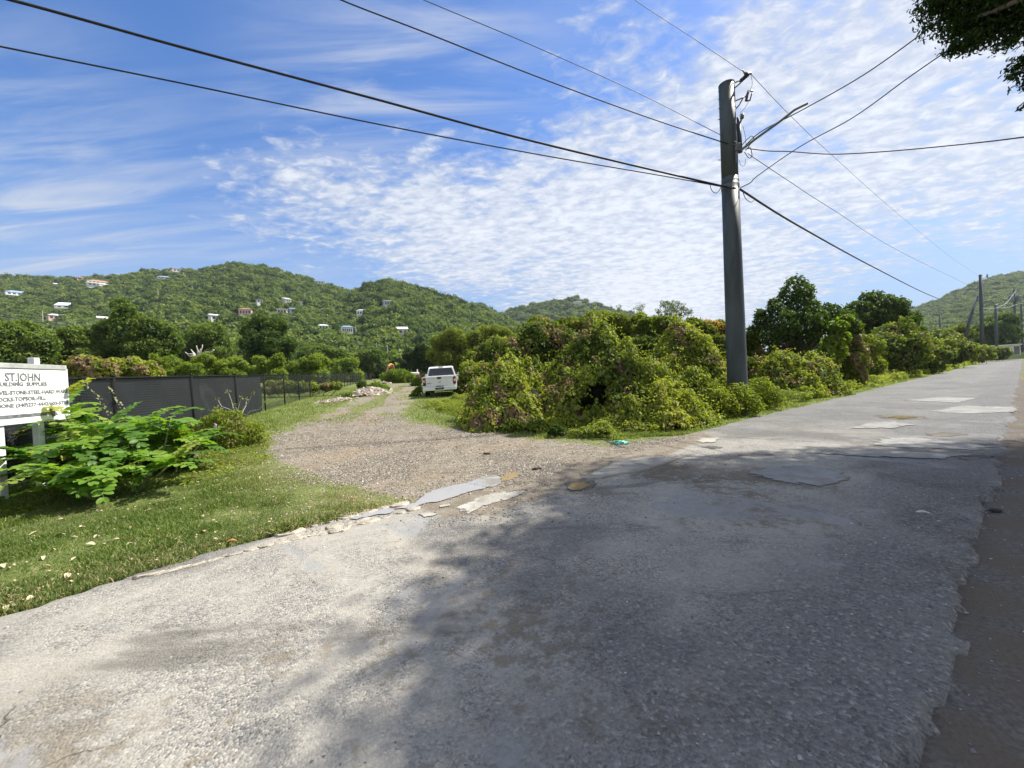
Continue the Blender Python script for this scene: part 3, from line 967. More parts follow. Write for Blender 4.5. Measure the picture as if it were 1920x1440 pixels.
for px, py in [(155, 992), (80, 1050), (113, 1007), (139, 1010), (335, 941), (279, 959), (365, 965), (170, 1024), (217, 1016), (243, 1024), (295, 997), (337, 1010), (436, 1018),
               (9, 1064), (137, 1052), (58, 1128), (12, 1146), (130, 1097), (127, 1085), (313, 1009), (500, 1005), (230, 974), (65, 1003), (200, 1023), (380, 1000), (403, 1015)]:
    spots.append((px, py, 1.0))
for i in range(64):
    spots.append((rnd.uniform(0, 520), 0, rnd.uniform(.4, .8)))
for px, py, s in spots:
    if py == 0:
        lo = 1120 - px * .26
        py = rnd.uniform(lo - 150 + px * .08, lo - 8)
    p = gp(px, py)
    o = link("dry_leaf", rnd.choice(dl), None, None, (p.x, p.y, p.z + .018))
    o.rotation_euler = (rnd.uniform(-.35, .35), rnd.uniform(-.35, .35), rnd.uniform(0, 6.28))
    L_ = s * rnd.uniform(.055, .095)
    o.scale = (L_, L_, L_)
    tag(o, "dry tan fallen leaf lying on the short grass verge", "leaf", "dry leaves fallen on the verge")
o = link("dry_leaf", dl[1], plain("orange_leaf_mat", (.42, .17, .04), .7, .3), None, gp(435, 1020) + Vector((0, 0, .02)))
o.scale = (.10,) * 3; o.rotation_euler = (.2, .1, .5)
o.data = dl[1].copy(); o.data.materials.clear(); o.data.materials.append(bpy.data.materials["orange_leaf_mat"])
tag(o, "orange brown fallen leaf lying at the edge of the verge", "leaf", "dry leaves fallen on the verge")
# ------------------------------------------------------------------ hills
SK_L = [(-500, 560), (-250, 535), (0, 522), (60, 524), (110, 529), (150, 524), (190, 524), (240, 519), (290, 512), (330, 509), (370, 512), (420, 501), (450, 498),
        (490, 503), (530, 513), (580, 526), (620, 540), (650, 551), (680, 565), (740, 600), (800, 640), (900, 700)]
SK_M = [(480, 690), (560, 640), (610, 595), (640, 565), (665, 549), (690, 537), (720, 530), (760, 535), (800, 549), (840, 564), (880, 575), (905, 584), (930, 597), (960, 608), (1020, 628), (1120, 655), (1300, 690)]
SK_B = [(700, 640), (830, 590), (865, 574), (890, 573), (915, 582), (940, 592), (985, 577), (1040, 568), (1080, 561), (1110, 571), (1140, 582), (1200, 600), (1260, 640), (1400, 720)]
SK_R = [(1500, 680), (1640, 615), (1715, 583), (1740, 573), (1780, 557), (1830, 534), (1870, 521), (1920, 515), (2050, 500), (2300, 500), (2600, 540)]
def sk_table(L):
    A = [ray(*p) for p in L]
    return np.array([d.x for d in A]), np.array([d.z for d in A])
RIDGES = [(sk_table(SK_L), 490, 105, 1.25), (sk_table(SK_M), 400, 120, 1.3), (sk_table(SK_B), 760, 420, 1.1), (sk_table(SK_R), 620, 210, 1.3)]

def hz(x, y):
    x, y = np.asarray(x, float), np.maximum(np.asarray(y, float), 1)
    a = x / y
    best = np.full(x.shape, -50.0)
    for (ta, ts), D, D0, pw in RIDGES:
        s = np.interp(a, ta, ts, left=-.2, right=-.2)
        h = s * D + EYE
        tt = (y - D0) / (D - D0)
        g = np.clip(tt, 0, 1) ** pw
        back = np.clip(1 - np.maximum(tt - 1, 0) ** 2 * 2.0 - np.maximum(tt - 1, 0) * .35, 0, 1)
        z = np.where(tt <= 1, 2 + (h - 2) * g, h * back)
        spur = 6 * (fbm(x / 70, y / 90, 201, 3) - .5) * np.sin(np.clip(tt, 0, 1) * math.pi)
        best = np.maximum(best, np.where(tt > 0, z + spur, -50))
    return best

a_ = np.arange(-2.2, 2.4, .012)
y_ = graded([(100, 560, 7), (560, 1000, 20)])
AA, HY = np.meshgrid(a_, y_)
HX = AA * HY
HZ = hz(HX, HY)
t = NT("hill_soil_mat")
c = t.mix(t.step(t.noise(.05, 5), .4, .6), (.030, .052, .012), (.06, .085, .022))
t.done(t.bsdf(c, .95, .1))
hills = link("hills", grid_mesh("hills", HX, HY, HZ, {}), t.m)
tag(hills, kind='structure')

def hill_hit(px, py):
    d = ray(px, py)
    ys = np.arange(100, 900, .5)
    zr = EYE + d.z * ys
    h = hz(d.x * ys, ys)
    k = np.nonzero(h + 1.0 > zr)[0]
    if len(k) == 0:
        ys2 = ys[np.argmax(h - zr)]
        return Vector((d.x * ys2, ys2, EYE + d.z * ys2))
    Y = ys[k[0]]
    return Vector((d.x * Y, Y, EYE + d.z * Y))

# ------------------------------------------------------------------ hillside houses
white_wall = plain("white_wall_mat", (.74, .73, .70), .8, .3, .08, .6)
cream_wall = plain("cream_wall_mat", (.62, .57, .47), .8, .3, .1, .6)
pink_wall = plain("pink_wall_mat", (.62, .42, .36), .8, .3, .1, .6)
grey_wall = plain("grey_wall_mat", (.42, .43, .42), .8, .3, .1, .6)
red_roof = plain("red_roof_mat", (.40, .20, .145), .75, .3, .15, 1)
white_roof = plain("white_roof_mat", (.78, .77, .75), .55, .4, .06, 1)
blue_roof = plain("blue_roof_mat", (.26, .38, .52), .55, .4, .1, 1)
dark_roof = plain("dark_roof_mat", (.14, .15, .155), .7, .3, .15, 1)
pane_mat = plain("house_glass_mat", (.03, .04, .05), .12, .6, .2, 1)
HOUSES = [
    # px, py (base), width px, storeys, wall, roof, roof kind, label
    (22, 557, 38, 1.2, white_wall, blue_roof, 'hip', "long white house with a blue hipped roof high at the far left of the hill", .15, 5),
    (118, 582, 32, 1.0, white_wall, white_roof, 'shed', "white house under a steep sloping white metal roof on the left hillside", -.3, 3),
    (99, 602, 30, 1.0, pink_wall, white_roof, 'hip', "pale pink house with white roof just below the steep white roofed one", .2, 4),
    (176, 538, 40, 1.7, white_wall, red_roof, 'hip', "large white two level villa with reddish roof on the left skyline", .1, 6),
    (150, 527, 16, 1.0, pink_wall, red_roof, 'hip', "small pink house with reddish roof just left of the large villa", .0, 2),
    (107, 539, 18, .9, grey_wall, white_roof, 'gable', "small grey house half buried in trees between the villa and the blue roof", .2, 2),
    (304, 526, 25, 1.0, grey_wall, blue_roof, 'hip', "house with dull blue hipped roof beside the lone palm on the ridge", -.1, 4),
    (330, 513, 27, 1.4, cream_wall, dark_roof, 'gable', "dark roofed house standing topmost on the ridge right of the palm", .25, 4),
    (402, 604, 28, 1.0, white_wall, white_roof, 'gable', "low white house above the dark tree, alone in mid hillside", .3, 3),
    (457, 594, 24, 1.3, pink_wall, red_roof, 'hip', "pink house right of the low white house, half hidden by a tree", -.2, 4),
    (483, 571, 11, 1.3, white_wall, dark_roof, 'flat', "tiny white block house with dark flat roof above the pink house", .2, 2),
    (535, 570, 11, 1.1, white_wall, white_roof, 'shed', "tiny white house with sloping white roof high in the hillside forest", .5, 2),
    (526, 591, 19, 1.0, cream_wall, white_roof, 'flat', "wide cream house with flat white roof in the middle of the hillside", -.1, 3),
    (565, 574, 9, 1.0, white_wall, white_roof, 'gable', "tiny white gabled house right of the sloping white roof", .3, 1),
    (547, 590, 14, 1.3, grey_wall, blue_roof, 'gable', "grey blue house directly right of the wide cream house", .2, 2),
    (603, 622, 21, .9, cream_wall, white_roof, 'hip', "low house with pale hipped roof, left of the open white balcony house", .1, 3),
    (648, 629, 24, 1.7, white_wall, blue_roof, 'hip', "white two level balcony house with blue roof low on the middle hill", .1, 5),
    (677, 594, 20, 1.3, white_wall, white_roof, 'hip', "white house with open front and pale roof in the valley between hills", -.35, 3),
    (725, 576, 17, 1.9, grey_wall, white_roof, 'flat', "grey flat roofed tower like house below the top of the middle hill", .25, 3),
    (597, 533, 19, .8, white_wall, white_roof, 'flat', "long low white house on the ridge between the two hilltops", .0, 3),
    (753, 630, 20, .6, white_wall, white_roof, 'shed', "thin white roof line showing in the forest at the foot of the middle hill", .1, 2),
    (188, 607, 18, .7, cream_wall, white_roof, 'shed', "low white roof showing behind the tall dark tree at left", .1, 2),
    (133, 646, 14, .7, cream_wall, white_roof, 'flat', "low white roof glimpsed between the dark trees at far left", .1, 2),
    (605, 589, 9, 1.0, white_wall, white_roof, 'gable', "tiny white house in deep forest left of the valley house", .3, 1),
    (1083, 571, 17, 1.2, cream_wall, dark_roof, 'gable', "cream house on top of the far ridge above the vine mounds", .1, 3),
    (1894, 567, 14, 1.2, grey_wall, dark_roof, 'gable', "grey house high on the right hillside behind the road poles", .1, 3),
]
house_boxes = []
def house(px, py, wpx, st, wall, roof, kind, label, yaw, nwin):
    p = hill_hit(px, py)
    W = wpx / FPX * p.y * .84
    Dp = max(4.5, W * .6)
    Hh = max(2.5, min(2.9 * st, W * .5 + .8))
    house_boxes.append((px, py, wpx, p.y, Hh / p.y * FPX))
    e = empty("hillside_house", (p.x, p.y + Dp * .5, p.z + 1.2), label, "house", "houses on the hillside", math.atan2(-p.x, p.y) + yaw)
    bm = bmesh.new()
    add_box(bm, (0, 0, Hh / 2 - 1.5), (W, Dp, Hh + 3), None, .05)
    link("wall", bm_mesh("wall", bm), wall, e)
    bm = bmesh.new()
    ow, od, rh = W / 2 + .5, Dp / 2 + .5, max(.9, W * .14)
    if kind == 'hip':
        b = [bm.verts.new(v) for v in ((-ow, -od, Hh), (ow, -od, Hh), (ow, od, Hh), (-ow, od, Hh))]
        q = [bm.verts.new(v) for v in ((-ow * .45, 0, Hh + rh), (ow * .45, 0, Hh + rh))]
        for f_ in ((b[0], b[1], q[1], q[0]), (b[1], b[2], q[1]), (b[2], b[3], q[0], q[1]), (b[3], b[0], q[0]), (b[3], b[2], b[1], b[0])): bm.faces.new(f_)
    elif kind == 'gable':
        add_prism(bm, [(-od, Hh), (od, Hh), (0, Hh + rh)], 'x', -ow, ow)
    elif kind == 'shed':
        add_prism(bm, [(-od, Hh), (-od, Hh + .2), (od, Hh + rh * 2.2), (od, Hh)], 'x', -ow, ow)
    else:
        add_box(bm, (0, 0, Hh + .18), (ow * 2, od * 2, .36), None, .03)
    link("roof", bm_mesh("roof", bm), roof, e)
    rows = 2 if Hh > 4.2 else 1
    for r_ in range(rows):
        zc_ = Hh * (.5 if rows == 1 else (.24 + .5 * r_))
        for i in range(nwin):
            xc = (i + .5) / nwin * W * .9 - W * .45
            ww, wh = W * .9 / nwin * .58, min(1.7, Hh / rows * .55)
            bm = bmesh.new()
            add_box(bm, (xc, -Dp / 2 - .02, zc_), (ww, .1, wh))
            link("window", bm_mesh("window", bm), pane_mat, e)
    if W > 11:
        bm = bmesh.new()
        for i in range(nwin + 1):
            add_box(bm, (i / nwin * W - W / 2, -Dp / 2 - 1.6, Hh / 2), (.18, .18, Hh))
        add_box(bm, (0, -Dp / 2 - .9, Hh * .5 if rows == 2 else .1), (W, 1.7, .2))
        add_box(bm, (0, -Dp / 2 - 1.68, (Hh * .5 if rows == 2 else .1) + .55), (W, .08, .8))
        link("balcony", bm_mesh("balcony", bm), wall, e)
    return e
for hs in HOUSES: house(*hs)
# wings of the large villa
for px, py, wpx, lab in ((193, 540, 24, "low white wing with pale roof stepping down right of the large villa"), (184, 531, 12, "small reddish roofed pavilion behind the large villa on the skyline")):
    house(px, py, wpx, .9, white_wall, white_roof if wpx > 15 else red_roof, 'hip', lab, .2, 3)

# ------------------------------------------------------------------ hillside utility poles
pole_wood = plain("far_pole_mat", (.42, .40, .36), .8, .2, .15, 2)
HP = [(81, 612, 24), (141, 624, 14), (297, 562, 14), (361, 552, 12), (671, 608, 18), (668, 636, 20), (632, 664, 13), (674, 666, 18), (707, 666, 14), (728, 684, 26), (749, 684, 18), (412, 582, 12), (572, 566, 12), (442, 556, 10), (49, 523, 8), (87, 524, 9), (558, 660, 12)]
for px, py, h in HP:
    p = hill_hit(px, py)
    H = h / FPX * p.y + 2
    bm = bmesh.new()
    add_tube(bm, [(0, 0, -3), (0, 0, H * .6), (0, 0, H)], [.30, .25, .2], 8)
    add_box(bm, (0, 0, H - .5), (1.6, .12, .14))
    o = link("utility_pole", bm_mesh("utility_pole", bm), pole_wood, None, p)
    tag(o, "thin pale utility pole rising among the trees of the hillside", "utility pole", "utility poles on the hillside")
# strung lines across the lower left hillside
line_mat = plain("far_line_mat", (.38, .40, .38), .7, .2)
for j in range(4):
    A, B = hill_hit(-40, 600 + j * 4), hill_hit(200, 622 + j * 3)
    A.z += 6; B.z += 6
    pts = [A.lerp(B, i / 10) + Vector((0, 0, -2.2 * 4 * (i / 10) * (1 - i / 10))) for i in range(11)]
    bm = bmesh.new(); add_tube(bm, pts, .06, 4)
    tag(link("power_line", bm_mesh("power_line", bm), line_mat), "faint power line strung across the lower left hillside", "wire", "power lines across the lower left hillside")

# ------------------------------------------------------------------ hillside forest (one mass)
forest_mat = leaf_mat("forest_mat", [(0, (.022, .046, .012)), (.3, (.065, .105, .022)), (.6, (.13, .18, .036)), (.85, (.19, .225, .05)), (1, (.22, .235, .075))], .3, .7, .15, .5)
protos = bpy.data.collections.new("forest_tree_kinds")
for k in range(5):
    rg = np.random.default_rng(100 + k)
    bl = [((0, 0, .62), (.55, .55, .42))]
    for i in range(7):
        a = i / 7 * 6.28 + rg.random()
        rr = rg.uniform(.3, .5)
        bl.append(((math.cos(a) * rr, math.sin(a) * rr, rg.uniform(.3, .85)), (rg.uniform(.28, .42),) * 2 + (rg.uniform(.24, .36),)))
    V, Fc, T = foliage(bl, 420, .20, rg, 'quad', .75, .5, .15, .15, .5, 0, .42, .25, 2.0, .12)
    me = np_mesh("forest_tree", V, Fc, 4, {'tint': T})
    me.materials.append(forest_mat)
    ob = bpy.data.objects.new("forest_tree", me)
    protos.objects.link(ob)

def instance_field(name, P, scale, rotz):
    me = bpy.data.meshes.new(name)
    me.vertices.add(len(P))
    me.vertices.foreach_set("co", np.ascontiguousarray(P, np.float32).ravel())
    a = me.attributes.new("sc", 'FLOAT_VECTOR', 'POINT'); a.data.foreach_set("vector", np.ascontiguousarray(scale, np.float32).ravel())
    rv = np.zeros((len(P), 3), np.float32); rv[:, 2] = rotz
    a = me.attributes.new("ro", 'FLOAT_VECTOR', 'POINT'); a.data.foreach_set("vector", rv.ravel())
    o = link(name, me)
    ng = bpy.data.node_groups.new(name, 'GeometryNodeTree')
    ng.interface.new_socket("Geometry", in_out='INPUT', socket_type='NodeSocketGeometry')
    ng.interface.new_socket("Geometry", in_out='OUTPUT', socket_type='NodeSocketGeometry')
    N = ng.nodes.new
    gi, go = N('NodeGroupInput'), N('NodeGroupOutput')
    ci = N('GeometryNodeCollectionInfo'); ci.inputs['Collection'].default_value = protos
    ci.inputs['Separate Children'].default_value = True; ci.inputs['Reset Children'].default_value = True
    ip = N('GeometryNodeInstanceOnPoints'); ip.inputs['Pick Instance'].default_value = True
    s_ = N('GeometryNodeInputNamedAttribute'); s_.data_type = 'FLOAT_VECTOR'; s_.inputs['Name'].default_value = "sc"
    r_ = N('GeometryNodeInputNamedAttribute'); r_.data_type = 'FLOAT_VECTOR'; r_.inputs['Name'].default_value = "ro"
    er = N('FunctionNodeEulerToRotation')
    L = ng.links.new
    L(gi.outputs[0], ip.inputs['Points']); L(ci.outputs[0], ip.inputs['Instance'])
    L(s_.outputs[0], ip.inputs['Scale']); L(r_.outputs[0], er.inputs[0]); L(er.outputs[0], ip.inputs['Rotation'])
    L(ip.outputs[0], go.inputs[0])
    md = o.modifiers.new("scatter", 'NODES'); md.node_group = ng
    return tag(o, kind='stuff')

def forest_pts(y0, y1, a0, a1, step, s0, s1):
    ys_ = np.arange(y0, y1, step)
    out = []
    for yv in ys_:
        xs_ = np.arange(a0 * yv, a1 * yv, step)
        out.append(np.stack([xs_, np.full(len(xs_), yv)], 1))
    Q = np.concatenate(out)
    Q += RNG.uniform(-.5, .5, Q.shape) * step
    z = hz(Q[:, 0], Q[:, 1])
    big_ = fbm(Q[:, 0] / 40, Q[:, 1] / 40, 211, 3)
    s = RNG.uniform(s0, s1, len(Q)) * (.75 + .5 * big_)
    k = (z > -5)
    P = np.stack([Q[:, 0], Q[:, 1], np.maximum(z, 1.5) - .35 * s], 1)
    # clearings in front of and around the houses
    px, py, dep = project(P)
    for hx, hy, hw, hY, hh in house_boxes:
        sp = s / np.maximum(dep, 1) * FPX
        m_ = (np.abs(px - hx) < hw / 2 + sp * .35) & (py - sp * 1.0 < hy - 1.5) & (py > hy - hh - 2) & (dep < hY + 14)
        k &= ~m_
    return P[k], s[k]
pp, ss_ = [], []
for args in ((118, 200, -1.75, .30, 6.0, 5.0, 8.5), (200, 505, -1.72, .24, 6.2, 5.0, 8.5), (230, 640, .85, 1.5, 6.5, 5, 8.5), (520, 790, -.15, .55, 11, 9, 14)):
    a, b = forest_pts(*args)
    pp.append(a); ss_.append(b)
P = np.concatenate(pp); S = np.concatenate(ss_)
instance_field("hillside_forest", P, np.stack([S, S, S * RNG.uniform(.7, 1.25, len(S))], 1), RNG.uniform(0, 6.28, len(S)))
print("forest instances", len(P))
# ------------------------------------------------------------------ plants
V_GREEN = [(0, (.018, .036, .009)), (.2, (.062, .094, .016)), (.45, (.15, .195, .029)), (.65, (.25, .285, .038)), (.8, (.34, .345, .052)), (.85, (.25, .21, .09)), (.93, (.27, .18, .115)), (1, (.33, .25, .18))]
vine_mat = leaf_mat("vine_mat", V_GREEN, .42, .55, .2)
tree_dark = leaf_mat("tree_dark_mat", [(0, (.014, .030, .009)), (.3, (.042, .076, .016)), (.6, (.09, .14, .027)), (.8, (.155, .205, .04)), (.86, (.16, .16, .04)), (1, (.26, .16, .09))], .4, .55, .2)
tree_olive = leaf_mat("tree_olive_mat", [(0, (.028, .044, .010)), (.3, (.075, .105, .018)), (.6, (.14, .175, .028)), (.8, (.20, .225, .04)), (.86, (.30, .19, .06)), (1, (.42, .24, .07))], .45, .6, .15)
tree_lime = leaf_mat("tree_lime_mat", [(0, (.04, .075, .012)), (.3, (.10, .16, .022)), (.6, (.18, .245, .03)), (.8, (.26, .31, .045)), (1, (.30, .32, .08))], .45, .55, .2)
bark_mat = plain("bark_mat", (.16, .13, .10), .95, .15, .35, 4, .6)
pale_bark = plain("pale_bark_mat", (.46, .42, .36), .9, .2, .2, 5, .5)

def px_blobs(Y, L, rng, deep=.5):
    out = []
    for b in L:
        px, py, r = b[:3]
        vf = b[3] if len(b) > 3 else 1.0
        dY = b[4] if len(b) > 4 else rng.uniform(-1, 1) * deep * r / FPX * Y
        c = at(px, py, Y + dY)
        rr = r / FPX * (Y + dY)
        out.append(((c.x, c.y, c.z), (rr, rr * rng.uniform(.9, 1.15), rr * vf)))
    return out

def limbs(bm, root, blobs, r0, rng, fork=.45):
    root = Vector(root)
    cz = np.mean([b[0][2] for b in blobs]); cx = np.mean([b[0][0] for b in blobs]); cy = np.mean([b[0][1] for b in blobs])
    fk = root.lerp(Vector((cx, cy, cz)), fork)
    fk.x = root.x * .6 + fk.x * .4; fk.y = root.y * .6 + fk.y * .4
    add_tube(bm, [root - Vector((0, 0, .4)), root.lerp(fk, .5) + Vector((r0 * .5, 0, 0)), fk], [r0 * 1.25, r0, r0 * .75], 9)
    for c, r in blobs:
        c = Vector(c)
        m1 = fk.lerp(c, .5) + Vector((0, 0, .08 * (c - fk).length))
        add_tube(bm, [fk - Vector((0, 0, r0 * .3)), m1, c.lerp(m1, .1), c + Vector((0, 0, r[2] * .4))], [r0 * .5, r0 * .24, r0 * .12, r0 * .04], 6)

def tree(name, label, cat, Y, L, n, leaf, mat, r0=.2, root=None, group=None, seed=0, bark=None, deep=.6, **kw):
    rng = np.random.default_rng(500 + seed)
    blobs = px_blobs(Y, L, rng, deep)
    cx = np.mean([b[0][0] for b in blobs]); cy = np.mean([b[0][1] for b in blobs])
    if root is not None:
        p = at(root, 700, Y); cx, cy = p.x, p.y
    base = Vector((cx, cy, float(gz(cx, cy))))
    e = empty(name, base, label, cat, group)
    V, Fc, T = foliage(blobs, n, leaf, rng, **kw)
    link("crown", np_mesh("crown", V - np.array(base), Fc, 4, {'tint': T}), mat, e)
    bm = bmesh.new()
    limbs(bm, (0, 0, 0), [((c[0] - base.x, c[1] - base.y, c[2] - base.z), r) for c, r in blobs], r0, rng)
    link("trunk", bm_mesh("trunk", bm, True), bark or bark_mat, e)
    return e

def bush(name, label, cat, Y, L, n, leaf, mat, group=None, seed=0, deep=.5, zmin=-.02, stems=True, **kw):
    rng = np.random.default_rng(700 + seed)
    blobs = px_blobs(Y, L, rng, deep)
    cx = np.mean([b[0][0] for b in blobs]); cy = np.mean([b[0][1] for b in blobs])
    base = Vector((cx, cy, float(gz(cx, cy))))
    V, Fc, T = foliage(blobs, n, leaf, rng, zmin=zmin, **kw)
    o = link(name, np_mesh(name, V - np.array(base), Fc, 4, {'tint': T}), mat, None, base)
    tag(o, label, cat, group)
    if stems:
        bm = bmesh.new()
        for c, r in blobs:
            c = Vector(c) - base
            f_ = Vector((c.x * .75, c.y * .75, -.1))
            add_tube(bm, [f_, f_.lerp(c, .5) + Vector((rng.uniform(-.1, .1), rng.uniform(-.1, .1), 0)), c], [.035, .025, .012], 5)
        link("stem", bm_mesh("stem", bm, True), bark_mat, o)
    return o

G_M = "vine covered mounds beside the road"
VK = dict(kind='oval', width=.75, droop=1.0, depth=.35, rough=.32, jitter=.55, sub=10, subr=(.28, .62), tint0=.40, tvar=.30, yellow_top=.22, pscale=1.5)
def drape(label, peaks, n, leaf, seed, dry=.08, tint0=.45, tvar=.3, holes=(), mat=None, ytop=.15, dark=()):
    """vines draped like a tent over hidden stumps: a lumpy height surface clothed in leaves"""
    rng = np.random.default_rng(900 + seed)
    PK = []
    for px, py, Y, rpx in peaks:
        c = at(px, py, Y)
        PK.append((c.x, c.y, c.z - float(gz(c.x, c.y)), rpx / FPX * Y))
    PK = np.array(PK)
    def hgt(x, y):
        h = np.full(np.shape(x), -1.0)
        wob = 1 + .55 * (fbm(x * 1.1, y * 1.1, 400 + seed, 3) - .5)
        for cx, cy, H, R_ in PK:
            t_ = np.hypot(x - cx, (y - cy) * .9) / (R_ * 1.05) * wob
            v = H * (.62 * (1 - t_) + .38 * (1 - t_ ** 2.4))
            k_ = .22
            d_ = np.clip((v - h) / k_, -6, 6)
            h = np.where(v > h, v, h) + k_ * .35 * np.exp(-np.abs(d_))
        amp = sst(-.1, .5, h)
        h = h + amp * (.85 * (fbm(x * 1.6, y * 1.6, 410 + seed, 3) - .5) + .75 * (np.abs(fbm(x * 3.6, y * 3.6, 420 + seed, 2) - .5) * 2 - .35))
        return h
    x0, x1 = (PK[:, 0] - PK[:, 3]).min(), (PK[:, 0] + PK[:, 3]).max()
    y0, y1 = (PK[:, 1] - PK[:, 3] * 1.1).min(), (PK[:, 1] + PK[:, 3] * 1.1).max()
    m = n * 9
    x, y = rng.uniform(x0, x1, m), rng.uniform(y0, y1, m)
    e = .05
    h = hgt(x, y)
    gx = np.clip((hgt(x + e, y) - hgt(x - e, y)) / (2 * e), -5, 5); gy = np.clip((hgt(x, y + e) - hgt(x, y - e)) / (2 * e), -5, 5)
    A = np.sqrt(1 + gx ** 2 + gy ** 2)
    k = (h > .02) & (rng.random(m) < A / 3.2)
    x, y, h, gx, gy = x[k][:n], y[k][:n], h[k][:n], gx[k][:n], gy[k][:n]
    q = len(x)
    Nn = unit(np.stack([-gx, -gy, np.ones(q)], 1))
    P = np.stack([x, y, gz(x, y) + h], 1) + Nn * (.06 - .16 * rng.random(q) ** 1.6)[:, None] + rng.normal(0, .03, (q, 3))
    patch = fbm(P[:, 0] * 1.4 + P[:, 2], P[:, 1] * 1.4 - P[:, 2] * 1.3, 21 + seed, 3)
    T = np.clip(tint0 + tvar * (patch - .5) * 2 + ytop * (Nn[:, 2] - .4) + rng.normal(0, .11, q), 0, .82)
    p2 = fbm(P[:, 0] * 1.8 + 40 + P[:, 2] * 1.5, P[:, 1] * 1.8 + P[:, 2], 55 + seed, 3)
    T = np.where(p2 + rng.normal(0, .03, q) > (.77 - dry), rng.uniform(.85, 1, q), T)
    keep = np.ones(q, bool)
    for px, py, Y, rp in holes:
        c = np.array(at(px, py, Y))
        keep &= (((P - c) / np.array([1, 1.5, .8])) ** 2).sum(1) > (rp / FPX * Y) ** 2 * rng.uniform(.7, 1.3, q)
    P, Nn, T = P[keep], Nn[keep], T[keep]
    Nl = unit(Nn + np.array([.15, 0, .25]) + rng.normal(0, .30, P.shape))
    parts = [leaf_arrays(P, Nl, leaf * rng.uniform(.5, 1.25, len(P)) * np.where(rng.random(len(P)) < .12, 1.7, 1), T, 'oval', .74, 1.0, rng)]
    # shoots that stick out of the blanket
    sel = rng.choice(len(P), 420)
    SP, SN, ST = [], [], []
    for i0 in sel:
        d_ = Nn[i0] * .5 + np.array([0, 0, .6]) + rng.normal(0, .35, 3)
        L_ = rng.uniform(.12, .6); p_ = P[i0].copy()
        for k_ in range(9):
            d_ = d_ + np.array([0, 0, -.09]); p_ = p_ + d_ / np.linalg.norm(d_) * L_ / 9
            SP.append(p_ + rng.normal(0, .012, 3)); SN.append(rng.normal(0, .6, 3) + np.array([0, 0, .8])); ST.append(min(.8, T[i0] + .1) if T[i0] < .83 else T[i0])
    parts.append(leaf_arrays(np.array(SP), unit(np.array(SN)), leaf * rng.uniform(.5, 1.0, len(SP)), np.array(ST), 'oval', .6, .3, rng))
    gx_, gy_ = np.arange(x0, x1, .14), np.arange(y0, y1, .14)
    X, Y_ = np.meshgrid(gx_, gy_)
    Hc = hgt(X, Y_) - .24
    Z = gz(X, Y_) + Hc
    i_ = np.arange(X.size).reshape(X.shape)
    f = np.stack([i_[:-1, :-1], i_[:-1, 1:], i_[1:, 1:], i_[1:, :-1]], -1).reshape(-1, 4)
    ok = (Hc > -.02).ravel()
    V = np.stack([X.ravel(), Y_.ravel(), Z.ravel()], 1)
    for px, py, Yh, rp in holes:
        c = np.array(at(px, py, Yh))
        ok &= (((V - c) / np.array([1, 1.5, .8])) ** 2).sum(1) > (rp / FPX * Yh) ** 2
    f = f[ok[f].all(1)]
    used = np.unique(f); mp = np.full(len(V), -1); mp[used] = np.arange(len(used))
    parts.append((V[used], mp[f], np.full(len(used), .06)))
    for px, py, Yh, rp in dark:  # near-black blobs that put the shade of the hollows into colour
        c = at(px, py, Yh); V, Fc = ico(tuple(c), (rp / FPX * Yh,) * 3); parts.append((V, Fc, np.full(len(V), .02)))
    V, Fc, T = join_arrays(parts)
    base = Vector((PK[0, 0], PK[0, 1], float(gz(PK[0, 0], PK[0, 1]))))
    o = link("vine_mound", np_mesh("vine_mound", V - np.array(base), Fc, 4, {'tint': T}), mat or vine_mat, None, base)
    tag(o, label, "vine mound", G_M)
    bm = bmesh.new()
    for cx, cy, H, R_ in PK:
        for a in range(3):
            f_ = Vector((cx - base.x + R_ * .35 * math.cos(a * 2.1), cy - base.y + R_ * .35 * math.sin(a * 2.1), -.1))
            t_ = Vector((cx - base.x, cy - base.y, H * .85))
            add_tube(bm, [f_, f_.lerp(t_, .5) + Vector((.08, 0, 0)), t_], [.04, .03, .015], 6)
    link("stem", bm_mesh("stem", bm, True), bark_mat, o)
    return o
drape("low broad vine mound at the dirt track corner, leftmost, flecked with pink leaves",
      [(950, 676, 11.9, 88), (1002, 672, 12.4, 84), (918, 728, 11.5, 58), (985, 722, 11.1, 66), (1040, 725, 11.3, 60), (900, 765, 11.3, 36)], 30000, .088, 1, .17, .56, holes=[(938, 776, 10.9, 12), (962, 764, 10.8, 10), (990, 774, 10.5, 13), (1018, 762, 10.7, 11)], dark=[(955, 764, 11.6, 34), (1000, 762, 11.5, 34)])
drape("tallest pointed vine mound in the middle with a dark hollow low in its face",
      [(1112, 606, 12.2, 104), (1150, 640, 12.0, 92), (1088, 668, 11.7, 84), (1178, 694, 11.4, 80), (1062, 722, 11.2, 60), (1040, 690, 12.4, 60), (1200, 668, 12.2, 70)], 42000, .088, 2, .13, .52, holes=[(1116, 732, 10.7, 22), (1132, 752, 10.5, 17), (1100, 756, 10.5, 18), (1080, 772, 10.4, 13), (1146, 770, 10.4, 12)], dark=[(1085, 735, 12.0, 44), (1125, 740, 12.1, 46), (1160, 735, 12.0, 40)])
drape("rounded vine mound sloping down to the weeds just left of the big pole",
      [(1205, 708, 11.2, 84), (1255, 722, 11.2, 74), (1290, 756, 11.0, 42), (1225, 745, 10.5, 60), (1180, 735, 10.8, 60)], 32000, .085, 3, .07, .60, holes=[(1222, 772, 10.1, 11), (1256, 776, 10.2, 9), (1190, 764, 10.3, 10)], dark=[(1215, 762, 10.9, 30), (1255, 765, 10.9, 26)])
